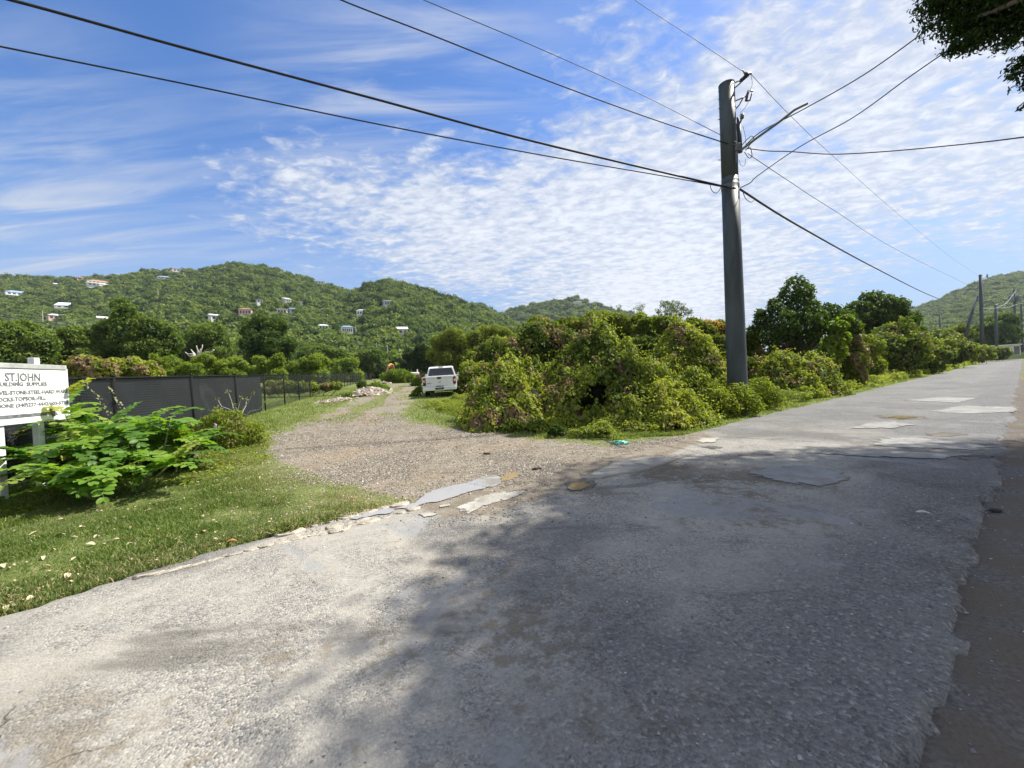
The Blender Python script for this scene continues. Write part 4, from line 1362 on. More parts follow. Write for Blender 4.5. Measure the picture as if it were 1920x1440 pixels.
drape("peaked vine mound behind and left of the big pole, second tallest",
      [(1272, 604, 14.8, 92), (1322, 680, 14.3, 80), (1238, 682, 14.2, 76), (1290, 668, 14.0, 84), (1352, 722, 13.8, 40)], 32000, .095, 4, .09, .60)
drape("vine mound just right of the big pole with a shaded left face",
      [(1462, 648, 18.6, 60), (1515, 658, 18.8, 52), (1428, 672, 18.8, 42), (1490, 672, 18.2, 44)], 24000, .11, 6, .12, .55)
bush("vine_mound", "dark vine draped thicket with orange tips rising behind the leftmost mound", "vine mound", 17.0,
     [(985, 652, 26, 1.3), (1005, 634, 22, 1.2), (1035, 644, 28, 1.2), (968, 672, 30, 1.3), (1010, 662, 40, 1.3), (1055, 660, 36, 1.2), (948, 700, 26, 1.3), (1075, 650, 22), (1098, 655, 24)],
     17000, .12, vine_mat, G_M, 5, dry=.12, **{**VK, 'tint0': .27, 'yellow_top': .12})
bush("vine_mound", "narrow tower of vines with reddish dry leaves at the foot of the tall tree", "vine mound", 22.5,
     [(1597, 622, 16, 1.3), (1592, 648, 20, 1.3), (1600, 672, 22, 1.2), (1588, 694, 22, 1.2), (1612, 690, 16, 1.2), (1606, 712, 14)],
     11000, .14, vine_mat, G_M, 7, dry=.12, **{**VK, 'tint0': .33})
bush("vine_mound", "broad dark vine mound below the round dark tree", "vine mound", 32,
     [(1655, 652, 26, 1.2), (1682, 635, 28, 1.2), (1708, 648, 26, 1.2), (1668, 674, 24), (1698, 672, 26), (1640, 676, 18), (1725, 662, 18)],
     12000, .19, vine_mat, G_M, 8, dry=.10, **{**VK, 'tint0': .30, 'yellow_top': .14})
bush("vine_mound", "small leafy mound near the road edge, right of the dark vine mound", "vine mound", 36,
     [(1733, 676, 18), (1752, 668, 20), (1748, 686, 16), (1716, 682, 14)], 6000, .20, vine_mat, G_M, 9, dry=.05, **{**VK, 'tint0': .34})
bush("vine_mound", "rounded shrub mound left of the far braced pole", "vine mound", 50,
     [(1778, 650, 20, 1.2), (1800, 662, 20), (1760, 640, 18, 1.2), (1785, 672, 14), (1812, 656, 14)], 6000, .25, vine_mat, G_M, 10, dry=.04, **{**VK, 'tint0': .32})
bush("vine_mound", "lime topped shrub mound at the foot of the far braced pole", "vine mound", 66,
     [(1826, 664, 12), (1842, 660, 12), (1834, 670, 9), (1852, 668, 9)], 3500, .30, vine_mat, G_M, 11, dry=.03, **{**VK, 'tint0': .42})
bush("vine_mound", "last small shrub mound before the white shed", "vine mound", 84,
     [(1866, 662, 9), (1880, 660, 10), (1873, 668, 7)], 2500, .34, vine_mat, G_M, 12, dry=.03, **{**VK, 'tint0': .34})
bush("vine_mound", "yellow green vine mound right beside the pickup truck", "vine mound", 25,
     [(882, 698, 20), (905, 712, 26), (880, 722, 22), (868, 738, 14), (905, 740, 22), (925, 700, 20), (892, 752, 14)],
     12000, .13, vine_mat, G_M, 13, dry=.05, **{**VK, 'tint0': .50})
bush("vine_mound", "grey green vine mound behind and above the one beside the pickup", "vine mound", 31,
     [(905, 668, 20, 1.2), (930, 662, 24, 1.2), (885, 676, 16), (940, 686, 24), (912, 690, 18)],
     9000, .16, vine_mat, G_M, 14, dry=.05, **{**VK, 'tint0': .36})

# scrub trees filling the middle ground
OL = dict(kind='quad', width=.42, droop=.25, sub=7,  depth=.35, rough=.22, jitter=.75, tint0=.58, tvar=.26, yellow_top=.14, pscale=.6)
G_S = "scrub trees behind the vine mounds"
tree("scrub_tree", "feathery olive scrub tree topped by pinkish vine, leftmost above the vine mounds", "tree", 25,
     [(1000, 622, 18), (1030, 618, 20), (1062, 618, 20), (1040, 632, 24), (1085, 620, 22), (1010, 625, 26), (1075, 625, 30)], 16000, .20, tree_olive, .16, None, G_S, 1, dry=.06, **OL)
tree("scrub_tree", "wide olive scrub tree with flat even top in the middle of the thicket", "tree", 27,
     [(1112, 612, 20), (1145, 613, 22), (1175, 614, 20), (1130, 615, 30), (1165, 622, 28), (1195, 612, 22)], 14000, .21, tree_olive, .16, None, G_S, 2, dry=.02, **OL)
tree("scrub_tree", "dark green scrub tree under the sparse pale crown", "tree", 24,
     [(1212, 617, 18), (1238, 615, 20), (1225, 626, 26), (1255, 620, 22), (1205, 632, 22), (1250, 642, 22)], 13000, .19, tree_olive, .15, None, G_S, 3, dry=.0, **{**OL, 'tint0': .46})
tree("scrub_tree", "scrub tree hung with bright orange dodder vine next to the pole", "tree", 21,
     [(1275, 622, 16), (1300, 616, 18), (1328, 621, 18), (1350, 622, 22), (1312, 632, 26), (1345, 648, 24), (1282, 634, 20)], 15000, .17, tree_olive, .14, None, G_S, 4, dry=.20, **{**OL, 'tint0': .46})
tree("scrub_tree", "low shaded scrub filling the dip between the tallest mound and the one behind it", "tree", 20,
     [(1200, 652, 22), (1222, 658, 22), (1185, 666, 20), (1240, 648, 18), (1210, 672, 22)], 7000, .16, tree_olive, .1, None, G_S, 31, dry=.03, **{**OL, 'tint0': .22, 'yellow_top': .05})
tree("scrub_tree", "low scrub showing right beside the left edge of the big pole", "tree", 19,
     [(1352, 644, 18), (1340, 664, 18), (1358, 668, 18), (1375, 680, 16), (1395, 684, 16)], 6000, .15, tree_olive, .1, None, G_S, 32, dry=.05, **{**OL, 'tint0': .30, 'yellow_top': .05})
tree("bare_scrub_tree", "thin sparse grey green tree sticking up above the thicket left of the pole", "tree", 30,
     [(1262, 574, 12), (1245, 572, 9), (1280, 578, 9), (1256, 588, 14), (1275, 590, 10), (1236, 584, 7), (1292, 586, 6)], 1500, .16, leaf_mat("sage_mat", [(0, (.08, .10, .06)), (1, (.20, .24, .13))], .35), .07, None, None, 5, depth=.9, core=False, **{k: v for k, v in OL.items() if k not in ('depth', 'pscale', 'tint0')})
tree("bare_scrub_tree", "wispy half bare shrub showing against the sky left of the sparse tree", "tree", 30,
     [(1195, 578, 8), (1205, 574, 6), (1160, 578, 6), (1200, 590, 10), (1158, 590, 8)], 500, .14, bpy.data.materials["sage_mat"], .05, None, None, 6, depth=.95, core=False, **{k: v for k, v in OL.items() if k not in ('depth', 'pscale', 'tint0')})
tree("scrub_tree", "shadowed scrub tree close behind the big pole on its right side", "tree", 23,
     [(1405, 640, 16), (1398, 662, 18), (1420, 668, 18), (1375, 655, 18)], 7000, .18, tree_olive, .1, None, G_S, 7, dry=.10, **{**OL, 'tint0': .34})
# trees right of the pole
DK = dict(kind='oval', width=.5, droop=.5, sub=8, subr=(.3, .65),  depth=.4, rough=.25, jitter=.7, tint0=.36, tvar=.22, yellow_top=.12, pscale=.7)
tree("roadside_tree", "tall dark leafy tree right of the big pole with gaps of sky in its crown", "tree", 23,
     [(1492, 540, 18), (1474, 556, 14), (1510, 552, 16), (1482, 578, 22), (1516, 582, 22), (1448, 590, 18), (1430, 606, 14), (1466, 612, 26), (1504, 620, 30), (1540, 606, 20), (1442, 632, 24), (1480, 650, 30), (1535, 640, 26), (1560, 632, 18), (1420, 640, 16), (1412, 618, 10), (1452, 570, 10), (1574, 602, 20), (1586, 628, 20), (1556, 586, 16), (1424, 590, 10)],
     20000, .165, tree_dark, .2, 1500, None, 8, dry=.04, core=False, **{**DK, 'depth': .6, 'rough': .35, 'tint0': .44})
tree("sapling", "bright green sapling with big pale leaves at the right foot of the tall tree", "tree", 21,
     [(1570, 612, 12), (1560, 640, 14), (1582, 632, 10), (1548, 662, 14), (1572, 660, 12), (1588, 596, 7)], 2200, .26, tree_lime, .05, None, None, 9, core=False, kind='oval', width=.5, depth=.8, jitter=.8, tint0=.55)
tree("roadside_tree", "round dense dark tree with domed crown, second right of the big pole", "tree", 38,
     [(1640, 578, 26), (1612, 592, 24), (1668, 586, 26), (1596, 616, 22), (1640, 612, 34), (1688, 608, 26), (1706, 630, 22), (1616, 642, 28), (1664, 640, 30), (1720, 650, 16), (1592, 650, 18)],
     26000, .27, tree_dark, .3, 1650, None, 10, dry=.02, **{**DK, 'rough': .16, 'depth': .25, 'tint0': .34, 'yellow_top': .16})
tree("roadside_tree", "spreading dark tree behind the far braced pole and the white shed", "tree", 105,
     [(1862, 608, 14), (1884, 606, 14), (1848, 622, 14), (1872, 626, 18), (1898, 620, 12), (1842, 640, 12), (1866, 644, 14), (1892, 640, 12), (1908, 628, 8)], 11000, .55, tree_dark, .5, None, None, 11, dry=.0, **{**DK, 'tint0': .42, 'yellow_top': .25})
tree("roadside_tree", "light green leaning tree between the round tree and the braced pole", "tree", 80,
     [(1800, 622, 12), (1782, 630, 12), (1818, 628, 10), (1795, 642, 14), (1770, 646, 12), (1745, 636, 12), (1758, 652, 12)], 8000, .42, tree_olive, .3, None, None, 12, dry=.0, **OL)

# trees beyond the fence and round the end of the track
G_L = "trees beyond the fence"
tree("broad_tree", "tallest dark tree beyond the privacy fence with a pointed leaning top", "tree", 40,
     [(228, 574, 12), (240, 590, 18), (222, 606, 18), (255, 606, 20), (205, 628, 24), (240, 630, 28), (280, 622, 24), (310, 628, 20), (330, 642, 14), (190, 654, 24), (228, 662, 30), (268, 656, 30), (306, 656, 24), (245, 684, 26), (285, 682, 24), (210, 684, 22)],
     26000, .27, tree_dark, .35, 260, G_L, 20, dry=.0, **{**DK, 'tint0': .60, 'yellow_top': .22, 'rough': .3})
tree("broad_tree", "dark open crowned tree in the middle distance left of the pickup, standing alone", "tree", 52,
     [(492, 612, 18), (470, 620, 16), (516, 618, 20), (482, 640, 22), (512, 644, 24), (540, 650, 16), (460, 646, 14), (495, 668, 22), (525, 672, 16), (474, 674, 12)],
     15000, .32, tree_dark, .3, 498, G_L, 21, dry=.0, **{**DK, 'tint0': .44})
tree("broad_tree", "dark spreading tree at the far left edge behind the white sign", "tree", 34,
     [(10, 634, 26), (45, 628, 26), (-30, 640, 40), (78, 646, 22), (25, 664, 32), (65, 672, 26), (-20, 680, 40)], 15000, .26, tree_dark, .3, None, G_L, 22, dry=.0, **{**DK, 'tint0': .66, 'yellow_top': .22})
tree("broad_tree", "rounded mid green tree between the far left tree and the tallest tree", "tree", 38,
     [(112, 646, 22), (140, 638, 22), (162, 648, 18), (128, 668, 26), (160, 672, 22), (100, 676, 20)], 13000, .26, tree_dark, .28, None, G_L, 23, dry=.0, **{**DK, 'tint0': .66, 'yellow_top': .22})
tree("broad_tree", "soft green rounded tree just right of the tallest tree above the lime scrub", "tree", 60,
     [(362, 634, 22), (392, 628, 22), (372, 654, 24), (408, 650, 22), (420, 672, 20), (350, 672, 20), (390, 676, 22)], 12000, .36, tree_dark, .3, None, G_L, 24, dry=.0, **{**DK, 'tint0': .62, 'yellow_top': .2})
tree("broad_tree", "mid green tree behind the right end of the lime scrub row", "tree", 85,
     [(570, 668, 16), (600, 664, 16), (630, 668, 16), (585, 682, 14), (615, 684, 16), (650, 680, 14)], 10000, .45, tree_dark, .3, None, G_L, 25, dry=.0, **{**DK, 'tint0': .62, 'yellow_top': .2})
tree("broad_tree", "dark rounded tree behind the end of the fence", "tree", 95,
     [(682, 672, 14), (704, 668, 12), (690, 688, 14), (668, 690, 12), (716, 684, 10)], 7000, .5, tree_dark, .3, None, G_L, 26, dry=.0, **{**DK, 'tint0': .56})
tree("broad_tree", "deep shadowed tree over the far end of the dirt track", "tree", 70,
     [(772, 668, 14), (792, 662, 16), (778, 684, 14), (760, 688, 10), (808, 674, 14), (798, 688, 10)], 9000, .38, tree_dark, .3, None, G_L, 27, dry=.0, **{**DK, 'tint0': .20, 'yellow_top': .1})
tree("scrub_tree", "olive feathery tree directly above the roof of the pickup", "tree", 46,
     [(828, 650, 20), (850, 640, 22), (870, 656, 22), (838, 674, 20), (862, 682, 18), (815, 668, 14)], 11000, .28, tree_olive, .2, None, G_S, 28, dry=.0, **{**OL, 'tint0': .68})
tree("scrub_tree", "olive feathery tree right of the pickup against the foot of the middle hill", "tree", 42,
     [(890, 640, 18), (915, 632, 22), (942, 640, 22), (900, 660, 18), (928, 662, 20), (955, 664, 18), (965, 646, 14)], 12000, .27, tree_olive, .2, None, G_S, 29, dry=.0, **{**OL, 'tint0': .68})
# lime scrub behind the fence
LK = dict(kind='quad', width=.4, droop=.2, sub=4,  depth=.4, rough=.25, jitter=.8, tint0=.55, tvar=.2, yellow_top=.15, pscale=.6, stems=True)
G_B = "lime green scrub bushes behind the fence"
for i, (x0, x1, y0, Y, lab) in enumerate([
        (300, 360, 682, 28, "lime green scrub bush under the dead white branches"),
        (372, 440, 684, 33, "lime green scrub bush behind the last dark screen panels of the fence"),
        (448, 520, 684, 38, "lime green scrub bush under the lone open crowned tree"),
        (528, 600, 686, 44, "lime green scrub bush behind the first see through fence panels"),
        (606, 660, 690, 75, "brightest lime green scrub bush at the right end of the row")]):
    L = []
    for k in range(9):
        xx = x0 - 12 + (x1 - x0 + 24) * (k + .5) / 9
        L.append((xx + rnd.uniform(-6, 6), y0 + rnd.uniform(-11, 16), rnd.uniform(7, 14)))
        L.append((xx, y0 + 20, 14))
    bush("scrub_bush", lab, "bush", Y, L, 11000, .006 * Y, tree_lime, G_B, 40 + i, dry=.0, **LK)
bush("vine_bush", "pinkish brown vine covered bush behind the dark fence next to the sign", "bush", 17,
     [(140, 692, 16), (165, 688, 18), (190, 694, 18), (150, 708, 18), (180, 712, 18), (128, 704, 14)], 8000, .12, vine_mat, None, 50, dry=.20, **{**VK, 'tint0': .55})
bush("vine_bush", "pale green and tan vine covered bush below the tallest tree", "bush", 21,
     [(215, 690, 16), (245, 688, 18), (272, 692, 16), (230, 706, 18), (262, 708, 18), (290, 704, 14)], 8000, .14, vine_mat, None, 51, dry=.16, **{**VK, 'tint0': .58})
bush("vine_bush", "tan and green overgrown bank seen through the chain link fence", "bush", 30,
     [(510, 728, 16, .8), (535, 726, 16, .8), (560, 728, 14, .8), (586, 727, 12, .8), (612, 726, 10, .8), (632, 724, 10, .8)], 6000, .16, vine_mat, None, 52, dry=.16, **{**VK, 'tint0': .36})

# weeds by the rubble along the track
WK = dict(kind='oval', width=.5, droop=.2, depth=.6, rough=.2, jitter=.8, tint0=.5, tvar=.2, pscale=1.0, core=False)
for i, (L, Y, n, lab) in enumerate([
        ([(706, 728, 12), (718, 732, 12), (696, 735, 10)], 36, 3000, "leafy green weed clump behind the rubble heap on the track side"),
        ([(678, 722, 8), (684, 728, 8)], 36, 1500, "small dark weed clump against the fence above the rubble heap"),
        ([(738, 704, 12), (755, 706, 14), (770, 710, 10), (725, 708, 10), (748, 712, 12)], 60, 4000, "big weedy bush in front of the orange digger at the end of the fence"),
        ([(640, 748, 10), (655, 744, 10), (625, 752, 6)], 27, 1800, "yellow green weeds growing on the near end of the rubble heap"),
        ([(782, 716, 8), (776, 722, 6)], 45, 900, "dark weed tuft at the left of the pickup along the track"),
        ([(780, 738, 9), (786, 730, 7), (772, 744, 5)], 25, 900, "dry stalky weeds touching the left rear corner of the pickup")]):
    bush("weed_clump", lab, "weeds", Y, L, n, .0055 * Y, tree_lime if i != 1 else tree_dark, "weed clumps along the dirt track", 60 + i, stems=False, **WK)

# plants at the foot of the mounds
for i, (px, py, r, lab) in enumerate([(1105, 782, 22, "broad leaved weed plant sprouting below the dark hollow of the tallest mound"), (1045, 812, 14, "lone dark low weed on the bare gravel edge"),
                                      (910, 792, 14, "dark leaved weed at the left foot of the leftmost mound"), (960, 800, 16, "light green weed patch before the leftmost mound"), (1010, 802, 14, "leafy weed patch between the leftmost and tallest mounds")]):
    p = gp(px, py + r * .8)
    bush("weed_plant", lab, "weeds", p.y + .25, [(px - r * .5, py, r * .7), (px + r * .5, py + 2, r * .7), (px, py - r * .4, r * .7)], 900, .075, vine_mat if i != 1 else tree_dark, "weed plants at the foot of the mounds", 70 + i, stems=False, **{**WK, 'tint0': .45, 'width': .6})

for px, py, r, Y, lab in ((1383, 748, 26, 11.9, "bright green weeds crowding the foot of the big pole"), (1345, 752, 24, 11.7, "light green weeds between the big pole and the sloping vine mound"), (1425, 735, 24, 13.4, "bright green weeds just right of the foot of the big pole")):
    bush("weed_plant", lab, "weeds", Y, [(px - r * .6, py, r * .8), (px + r * .6, py + 2, r * .8), (px, py - r * .4, r * .8), (px - r * 1.2, py + 12, r * .6), (px + r * 1.2, py + 12, r * .6)], 2600, .085, vine_mat, None, 90 + px % 7, stems=False, **{**WK, 'tint0': .58, 'width': .6})
bush("vine_mound", "low vine covered mass filling the gap between the tall tree and the round dark tree", "vine mound", 29,
     [(1610, 664, 18), (1628, 676, 18), (1632, 652, 18), (1616, 692, 16), (1646, 690, 14), (1604, 640, 14)], 9000, .16, vine_mat, G_M, 15, dry=.07, **{**VK, 'tint0': .46})
bush("vine_mound", "long low run of vines under the light green tree near the far braced pole", "vine mound", 44,
     [(1738, 652, 16), (1756, 658, 16), (1744, 668, 16), (1768, 664, 14), (1726, 646, 14), (1775, 652, 14)], 8000, .22, vine_mat, G_M, 16, dry=.04, **{**VK, 'tint0': .44})
# roadside creeping weeds: ground cover
def creeping(name, xx, yy, hmax, leaf, tint0, mat, seed):
    rng = np.random.default_rng(seed)
    n = len(xx)
    hgt = hmax * sst(.35, .75, fbm(xx * 1.1, yy * 1.1, 301, 4)) * rng.random(n) ** .35 + .01
    e = .15
    gx = (fbm((xx + e) * 1.1, yy * 1.1, 301, 4) - fbm((xx - e) * 1.1, yy * 1.1, 301, 4)) / (2 * e) * hmax * 2
    gy = (fbm(xx * 1.1, (yy + e) * 1.1, 301, 4) - fbm(xx * 1.1, (yy - e) * 1.1, 301, 4)) / (2 * e) * hmax * 2
    Nn = unit(np.stack([-gx, -gy, np.ones(n)], 1) + rng.normal(0, .45, (n, 3)))
    P = np.stack([xx, yy, gz(xx, yy) + hgt], 1)
    t_ = np.clip(tint0 + .5 * (fbm(xx * .9, yy * .9, 311, 3) - .5) + rng.normal(0, .1, n), 0, .8)
    t_ = np.where(rng.random(n) < .03, .95, t_)
    V, Fc, T = leaf_arrays(P, Nn, leaf * rng.uniform(.6, 1.3, n), t_, 'oval', .65, .2, rng)
    return tag(link(name, np_mesh(name, V, Fc, 4, {'tint': T}), mat), kind='stuff')
def strip(n, s0, s1, pw):
    s = s0 + (s1 - s0) * RNG.random(n) ** pw
    w = 1.0 + .9 * vnoise(s * .35, s * 0, 321) + .012 * s
    off = .28 + .3 * vnoise(s * .9, s * 0, 323) + .5 * sst(9.5, 7, s)
    nn = N_LEFT + off + RNG.random(n) * w
    return s * RU[0] + nn * RN[0], s * RU[1] + nn * RN[1]
xx, yy = strip(46000, 7.2, 22, 1.2)
k = poly_sd(xx, yy, DIRT) < -.15
creeping("creeping_weeds", xx[k], yy[k], .38, .062, .62, vine_mat, 1)
xx, yy = strip(30000, 20, 60, 1.3)
creeping("creeping_weeds", xx, yy, .55, .11, .66, vine_mat, 2)
xx, yy = strip(12000, 58, 190, 1.2)
creeping("creeping_weeds", xx, yy, .7, .26, .64, vine_mat, 3)
WP = gxy([(0, 985), (60, 955), (90, 935), (300, 905), (345, 915), (500, 868), (512, 820), (480, 790), (420, 800), (380, 850), (200, 880), (0, 930)])
xx = RNG.uniform(-9, -3, 60000); yy = RNG.uniform(4, 13, 60000)
m = poly_sd(xx, yy, WP) + .3 * (fbm(xx * 2, yy * 2, 331, 3) - .5)
k = (m > .02) & (RNG.random(len(xx)) < .55)
creeping("creeping_weeds", xx[k], yy[k], .16, .045, .58, vine_mat, 4)
xx, yy = RNG.uniform(-5, 3.5, 150000), RNG.uniform(8.5, 22, 150000)
MP = gxy([(880, 790), (800, 765), (860, 742), (930, 760), (1000, 790), (1120, 805), (1240, 812), (1150, 825), (960, 812)])
k = (poly_sd(xx, yy, MP) + .5 * (fbm(xx, yy, 341, 3) - .5) > 0) & (poly_sd(xx, yy, DIRT) < -.2)
creeping("creeping_weeds", xx[k], yy[k], .34, .06, .60, vine_mat, 5)

# ---- big leaved shrub in front of the fence
shrub_leaf = leaf_mat("shrub_leaf_mat", [(0, (.04, .095, .014)), (.3, (.085, .185, .024)), (.6, (.155, .28, .034)), (.85, (.25, .36, .05)), (1, (.36, .36, .07))], .45, .45, .35, 0, (1.3, 1.45, .5))
LEAFLET = [(0, 0, 0, 0), (.12, .34, .02, .5), (.45, .5, .05, .8), (.8, .44, .02, .5), (1.0, .16, -.05, 0)]
def leaflets(P, T, N_, size, width, tint):
    n = len(P)
    B = np.cross(N_, T)
    rows = []
    for s, w, h, _ in LEAFLET:
        for sg in (-1, 0, 1):
            rows.append(P + T * (size * s)[:, None] + B * (size * w * width * sg)[:, None] + N_ * (size * (h + (.07 * abs(sg) * (w > 0))))[:, None])
    V = np.stack(rows, 1)
    fc = []
    for r in range(len(LEAFLET) - 1):
        for c in range(2):
            a = r * 3 + c
            fc.append([a, a + 1, a + 4, a + 3])
    k = len(LEAFLET) * 3
    Fc = (np.arange(n)[:, None, None] * k + np.array(fc)[None]).reshape(-1, 4)
    return V.reshape(-1, 3), Fc, np.repeat(tint, k)

def pinnate(base, az, el, length, pairs, size, rng, droop=.9):
    """one compound leaf: returns leaflet arrays and its stalk points"""
    pts, dirs = [], []
    p, e = Vector(base), el
    n = 14
    for i in range(n + 1):
        pts.append(p.copy())
        d = Vector((math.cos(az) * math.cos(e), math.sin(az) * math.cos(e), math.sin(e)))
        dirs.append(d)
        p = p + d * length / n
        e -= droop / n
    side = Vector((-math.sin(az), math.cos(az), 0))
    P, T, Nn, S = [], [], [], []
    for j in range(pairs):
        f_ = (.14 + .86 * j / (pairs - 1)) * n
        i = min(n - 1, int(f_)); q = pts[i].lerp(pts[i + 1], f_ - i); d = dirs[i]
        up = side.cross(d) * -1
        if up.z < 0: up = -up
        sz = size * (.62 + .45 * math.sin(math.pi * min(1, .25 + .62 * j / (pairs - 1))))
        for sg in (-1, 1):
            spread = 1.0 if j < pairs - 1 else .55
            t_ = (side * sg * spread + d * (.38 if j < pairs - 1 else .95) + Vector(rng.normal(0, .08, 3))).normalized()
            nn_ = (up + side * sg * -.25 + Vector(rng.normal(0, .12, 3)))
            nn_ = (nn_ - t_ * nn_.dot(t_)).normalized()
            P.append(q); T.append(t_); Nn.append(nn_); S.append(sz * rng.uniform(.9, 1.1))
    return np.array(P), np.array(T), np.array(Nn), np.array(S), pts

def pinnate_shrub(name, label, anchors, nleaf, length, pairs, lsize, width, mat, tint0, rng, seed_el=(.25, 1.15), spread=.5):
    cz = sum(gp(*a[:2]).x for a in anchors) / len(anchors), sum(gp(*a[:2]).y for a in anchors) / len(anchors)
    base = Vector((cz[0], cz[1], float(gz(*cz))))
    e = empty(name, base, label, "shrub")
    arr = []
    bm = bmesh.new()
    for (px, py, hgt, ns) in anchors:
        r0 = gp(px, py)
        for s_ in range(ns):
            a = rng.uniform(0, 6.28)
            top = r0 + Vector((math.cos(a) * spread * rng.uniform(.2, 1), math.sin(a) * spread * rng.uniform(.2, 1), hgt * rng.uniform(.55, 1)))
            mid_ = r0.lerp(top, .5) + Vector((rng.uniform(-.08, .08), rng.uniform(-.08, .08), .05))
            add_tube(bm, [r0 - base, mid_ - base, top - base], [.018, .013, .007], 6)
            for l_ in range(nleaf):
                az = 2.4 * l_ + rng.uniform(-.4, .4) + a
                f_ = 1 - .5 * (l_ / nleaf) * rng.uniform(.5, 1)
                b_ = r0.lerp(mid_, f_ * 2) if f_ < .5 else mid_.lerp(top, f_ * 2 - 1)
                P, T, N_, S, pts = pinnate(b_, az, rng.uniform(*seed_el) * (1.1 - .5 * l_ / nleaf), length * rng.uniform(.7, 1.1), pairs, lsize, rng, rng.uniform(.5, 1.7))
                tt = np.clip(tint0 + rng.normal(0, .22) + rng.normal(0, .05, len(P)), 0, .9)
                if rng.random() < .03: tt = tt * 0 + 1.0
                arr.append(leaflets(P - np.array(base), T, N_, S, width, tt))
                add_tube(bm, [p - base for p in pts[::2]], .0035, 4, False)
    V, Fc, T = join_arrays(arr)
    link("foliage", np_mesh("foliage", V, Fc, 4, {'tint': T}, True), mat, e)
    link("stem", bm_mesh("stem", bm, True), plain(name + "_stem_mat", (.14, .15, .06), .7, .3), e)
    return e
rg = np.random.default_rng(77)
pinnate_shrub("big_leaved_shrub", "lush shrub with large rounded paired leaflets in front of the dark fence beside the sign",
              [(150, 925, .95, 2), (215, 915, 1.0, 3), (275, 905, 1.05, 3), (330, 890, .9, 2), (180, 905, 1.15, 2), (245, 890, 1.2, 3), (300, 880, 1.0, 2), (125, 925, .8, 2), (360, 880, .7, 2), (260, 925, .6, 3), (180, 940, .5, 3), (130, 900, 1.15, 3), (104, 900, 1.5, 2)],
              7, .58, 8, .125, .62, shrub_leaf, .50, rg)
bush("weedy_shrub", "fine leaved shrub with a few lilac flowers at the right of the big leaved shrub", "shrub", 9.2,
     [(395, 805, 26), (430, 815, 28), (460, 825, 26), (370, 815, 24), (415, 840, 26), (450, 848, 22), (395, 850, 22), (350, 835, 20), (475, 815, 18), (440, 790, 16), (405, 785, 16)], 15000, .062, vine_mat, None, 81, stems=True,
     kind='oval', width=.5, droop=.4, depth=.8, rough=.35, jitter=.9, tint0=.56, tvar=.25, dry=.06, sub=6, subr=(.4, .8), core=False)
bush("weed_clump", "dark under leaves filling the foot of the big leaved shrub", "weeds", 7.0,
     [(120, 905, 34, .8), (175, 900, 36, .8), (235, 890, 34, .8), (290, 880, 32, .8), (335, 868, 26, .8)], 6500, .08, tree_dark, None, 82, stems=False, **{**WK, 'tint0': .45, 'width': .55})
bush("weed_clump", "leafy green weeds around the foot of the white sign post", "weeds", 5.2,
     [(5, 968, 26, .6), (40, 966, 26, .6), (-40, 960, 34, .7), (62, 958, 20, .6)], 3500, .075, tree_lime, None, 83, stems=False, **{**WK, 'tint0': .45, 'width': .55})
# flowers on the weedy shrub are tiny; two clusters
fl = plain("lilac_flower_mat", (.55, .36, .58), .6, .3)
for px, py in ((404, 797), (347, 855), (366, 850), (372, 862), (350, 868)):
    c = at(px, py, 8.4 if px > 380 else 7.8)
    V, Fc, T = leaf_arrays(np.repeat(np.array(c)[None], 16, 0) + RNG.normal(0, .02, (16, 3)), sphere_dirs(16), np.full(16, .035), np.zeros(16), 'oval', .7)
    f_ = bpy.data.objects["weedy_shrub"]
    link("flower", np_mesh("flower", V - np.array(f_.location), Fc, 4), fl, f_)

# bare stemmed plant against the fence
def twiggy(name, label, cat, base, tips, r0, mat, leafm=None, lsize=.07, nl=10, group=None):
    e = empty(name, base, label, cat, group)
    bm = bmesh.new(); arr = []
    for tp in tips:
        tp = Vector(tp)
        m1 = base.lerp(tp, .45) + Vector((rnd.uniform(-.1, .1), rnd.uniform(-.1, .1), .12 * (tp - base).length))
        m2 = base.lerp(tp, .8) + Vector((rnd.uniform(-.06, .06), 0, -.06 * (tp - base).length))
        add_tube(bm, [Vector((0, 0, -.1)), m1 - base, m2 - base, tp - base], [r0, r0 * .75, r0 * .5, r0 * .28], 6)
        if leafm is not None:
            P = np.repeat((np.array(tp) - np.array(base))[None], nl, 0) + RNG.normal(0, .02, (nl, 3))
            Nn = unit(RNG.normal(0, .6, (nl, 3)) + np.array([0, 0, 1]))
            arr.append(leaf_arrays(P, Nn, np.full(nl, lsize), RNG.uniform(.3, .8, nl), 'oval', .5, -.1))
    link("branch", bm_mesh("branch", bm, True), mat, e)
    if arr:
        V, Fc, T = join_arrays(arr)
        link("foliage", np_mesh("foliage", V, Fc, 4, {'tint': T}), leafm, e)
    return e
b = gp(446, 800)
twiggy("bare_plant", "spindly plant with bare curving pale stems and leaf tufts before the dark fence", "plant", b,
       [at(408, 748, b.y), at(428, 735, b.y + .2), at(452, 745, b.y), at(474, 737, b.y - .1), at(497, 754, b.y), at(415, 768, b.y - .2), at(462, 748, b.y + .3), at(440, 758, b.y)], .016, pale_bark,
       leaf_mat("tuft_mat", [(0, (.08, .12, .03)), (1, (.30, .32, .12))], .35), .085, 11)
b = gp(365, 700); b = at(372, 672, 36)
twiggy("dead_branch", "bleached white dead branches poking out of the lime scrub", "branch", b,
       [at(347, 660, 36), at(358, 655, 36.4), at(368, 648, 35.8), at(380, 646, 36), at(386, 662, 36.2), at(402, 655, 35.9), at(352, 666, 36), at(376, 654, 36.3)], .09, plain("dead_wood_mat", (.55, .51, .46), .9, .2, .15, 3))
# trailing vine on the screen fence is added with the fence

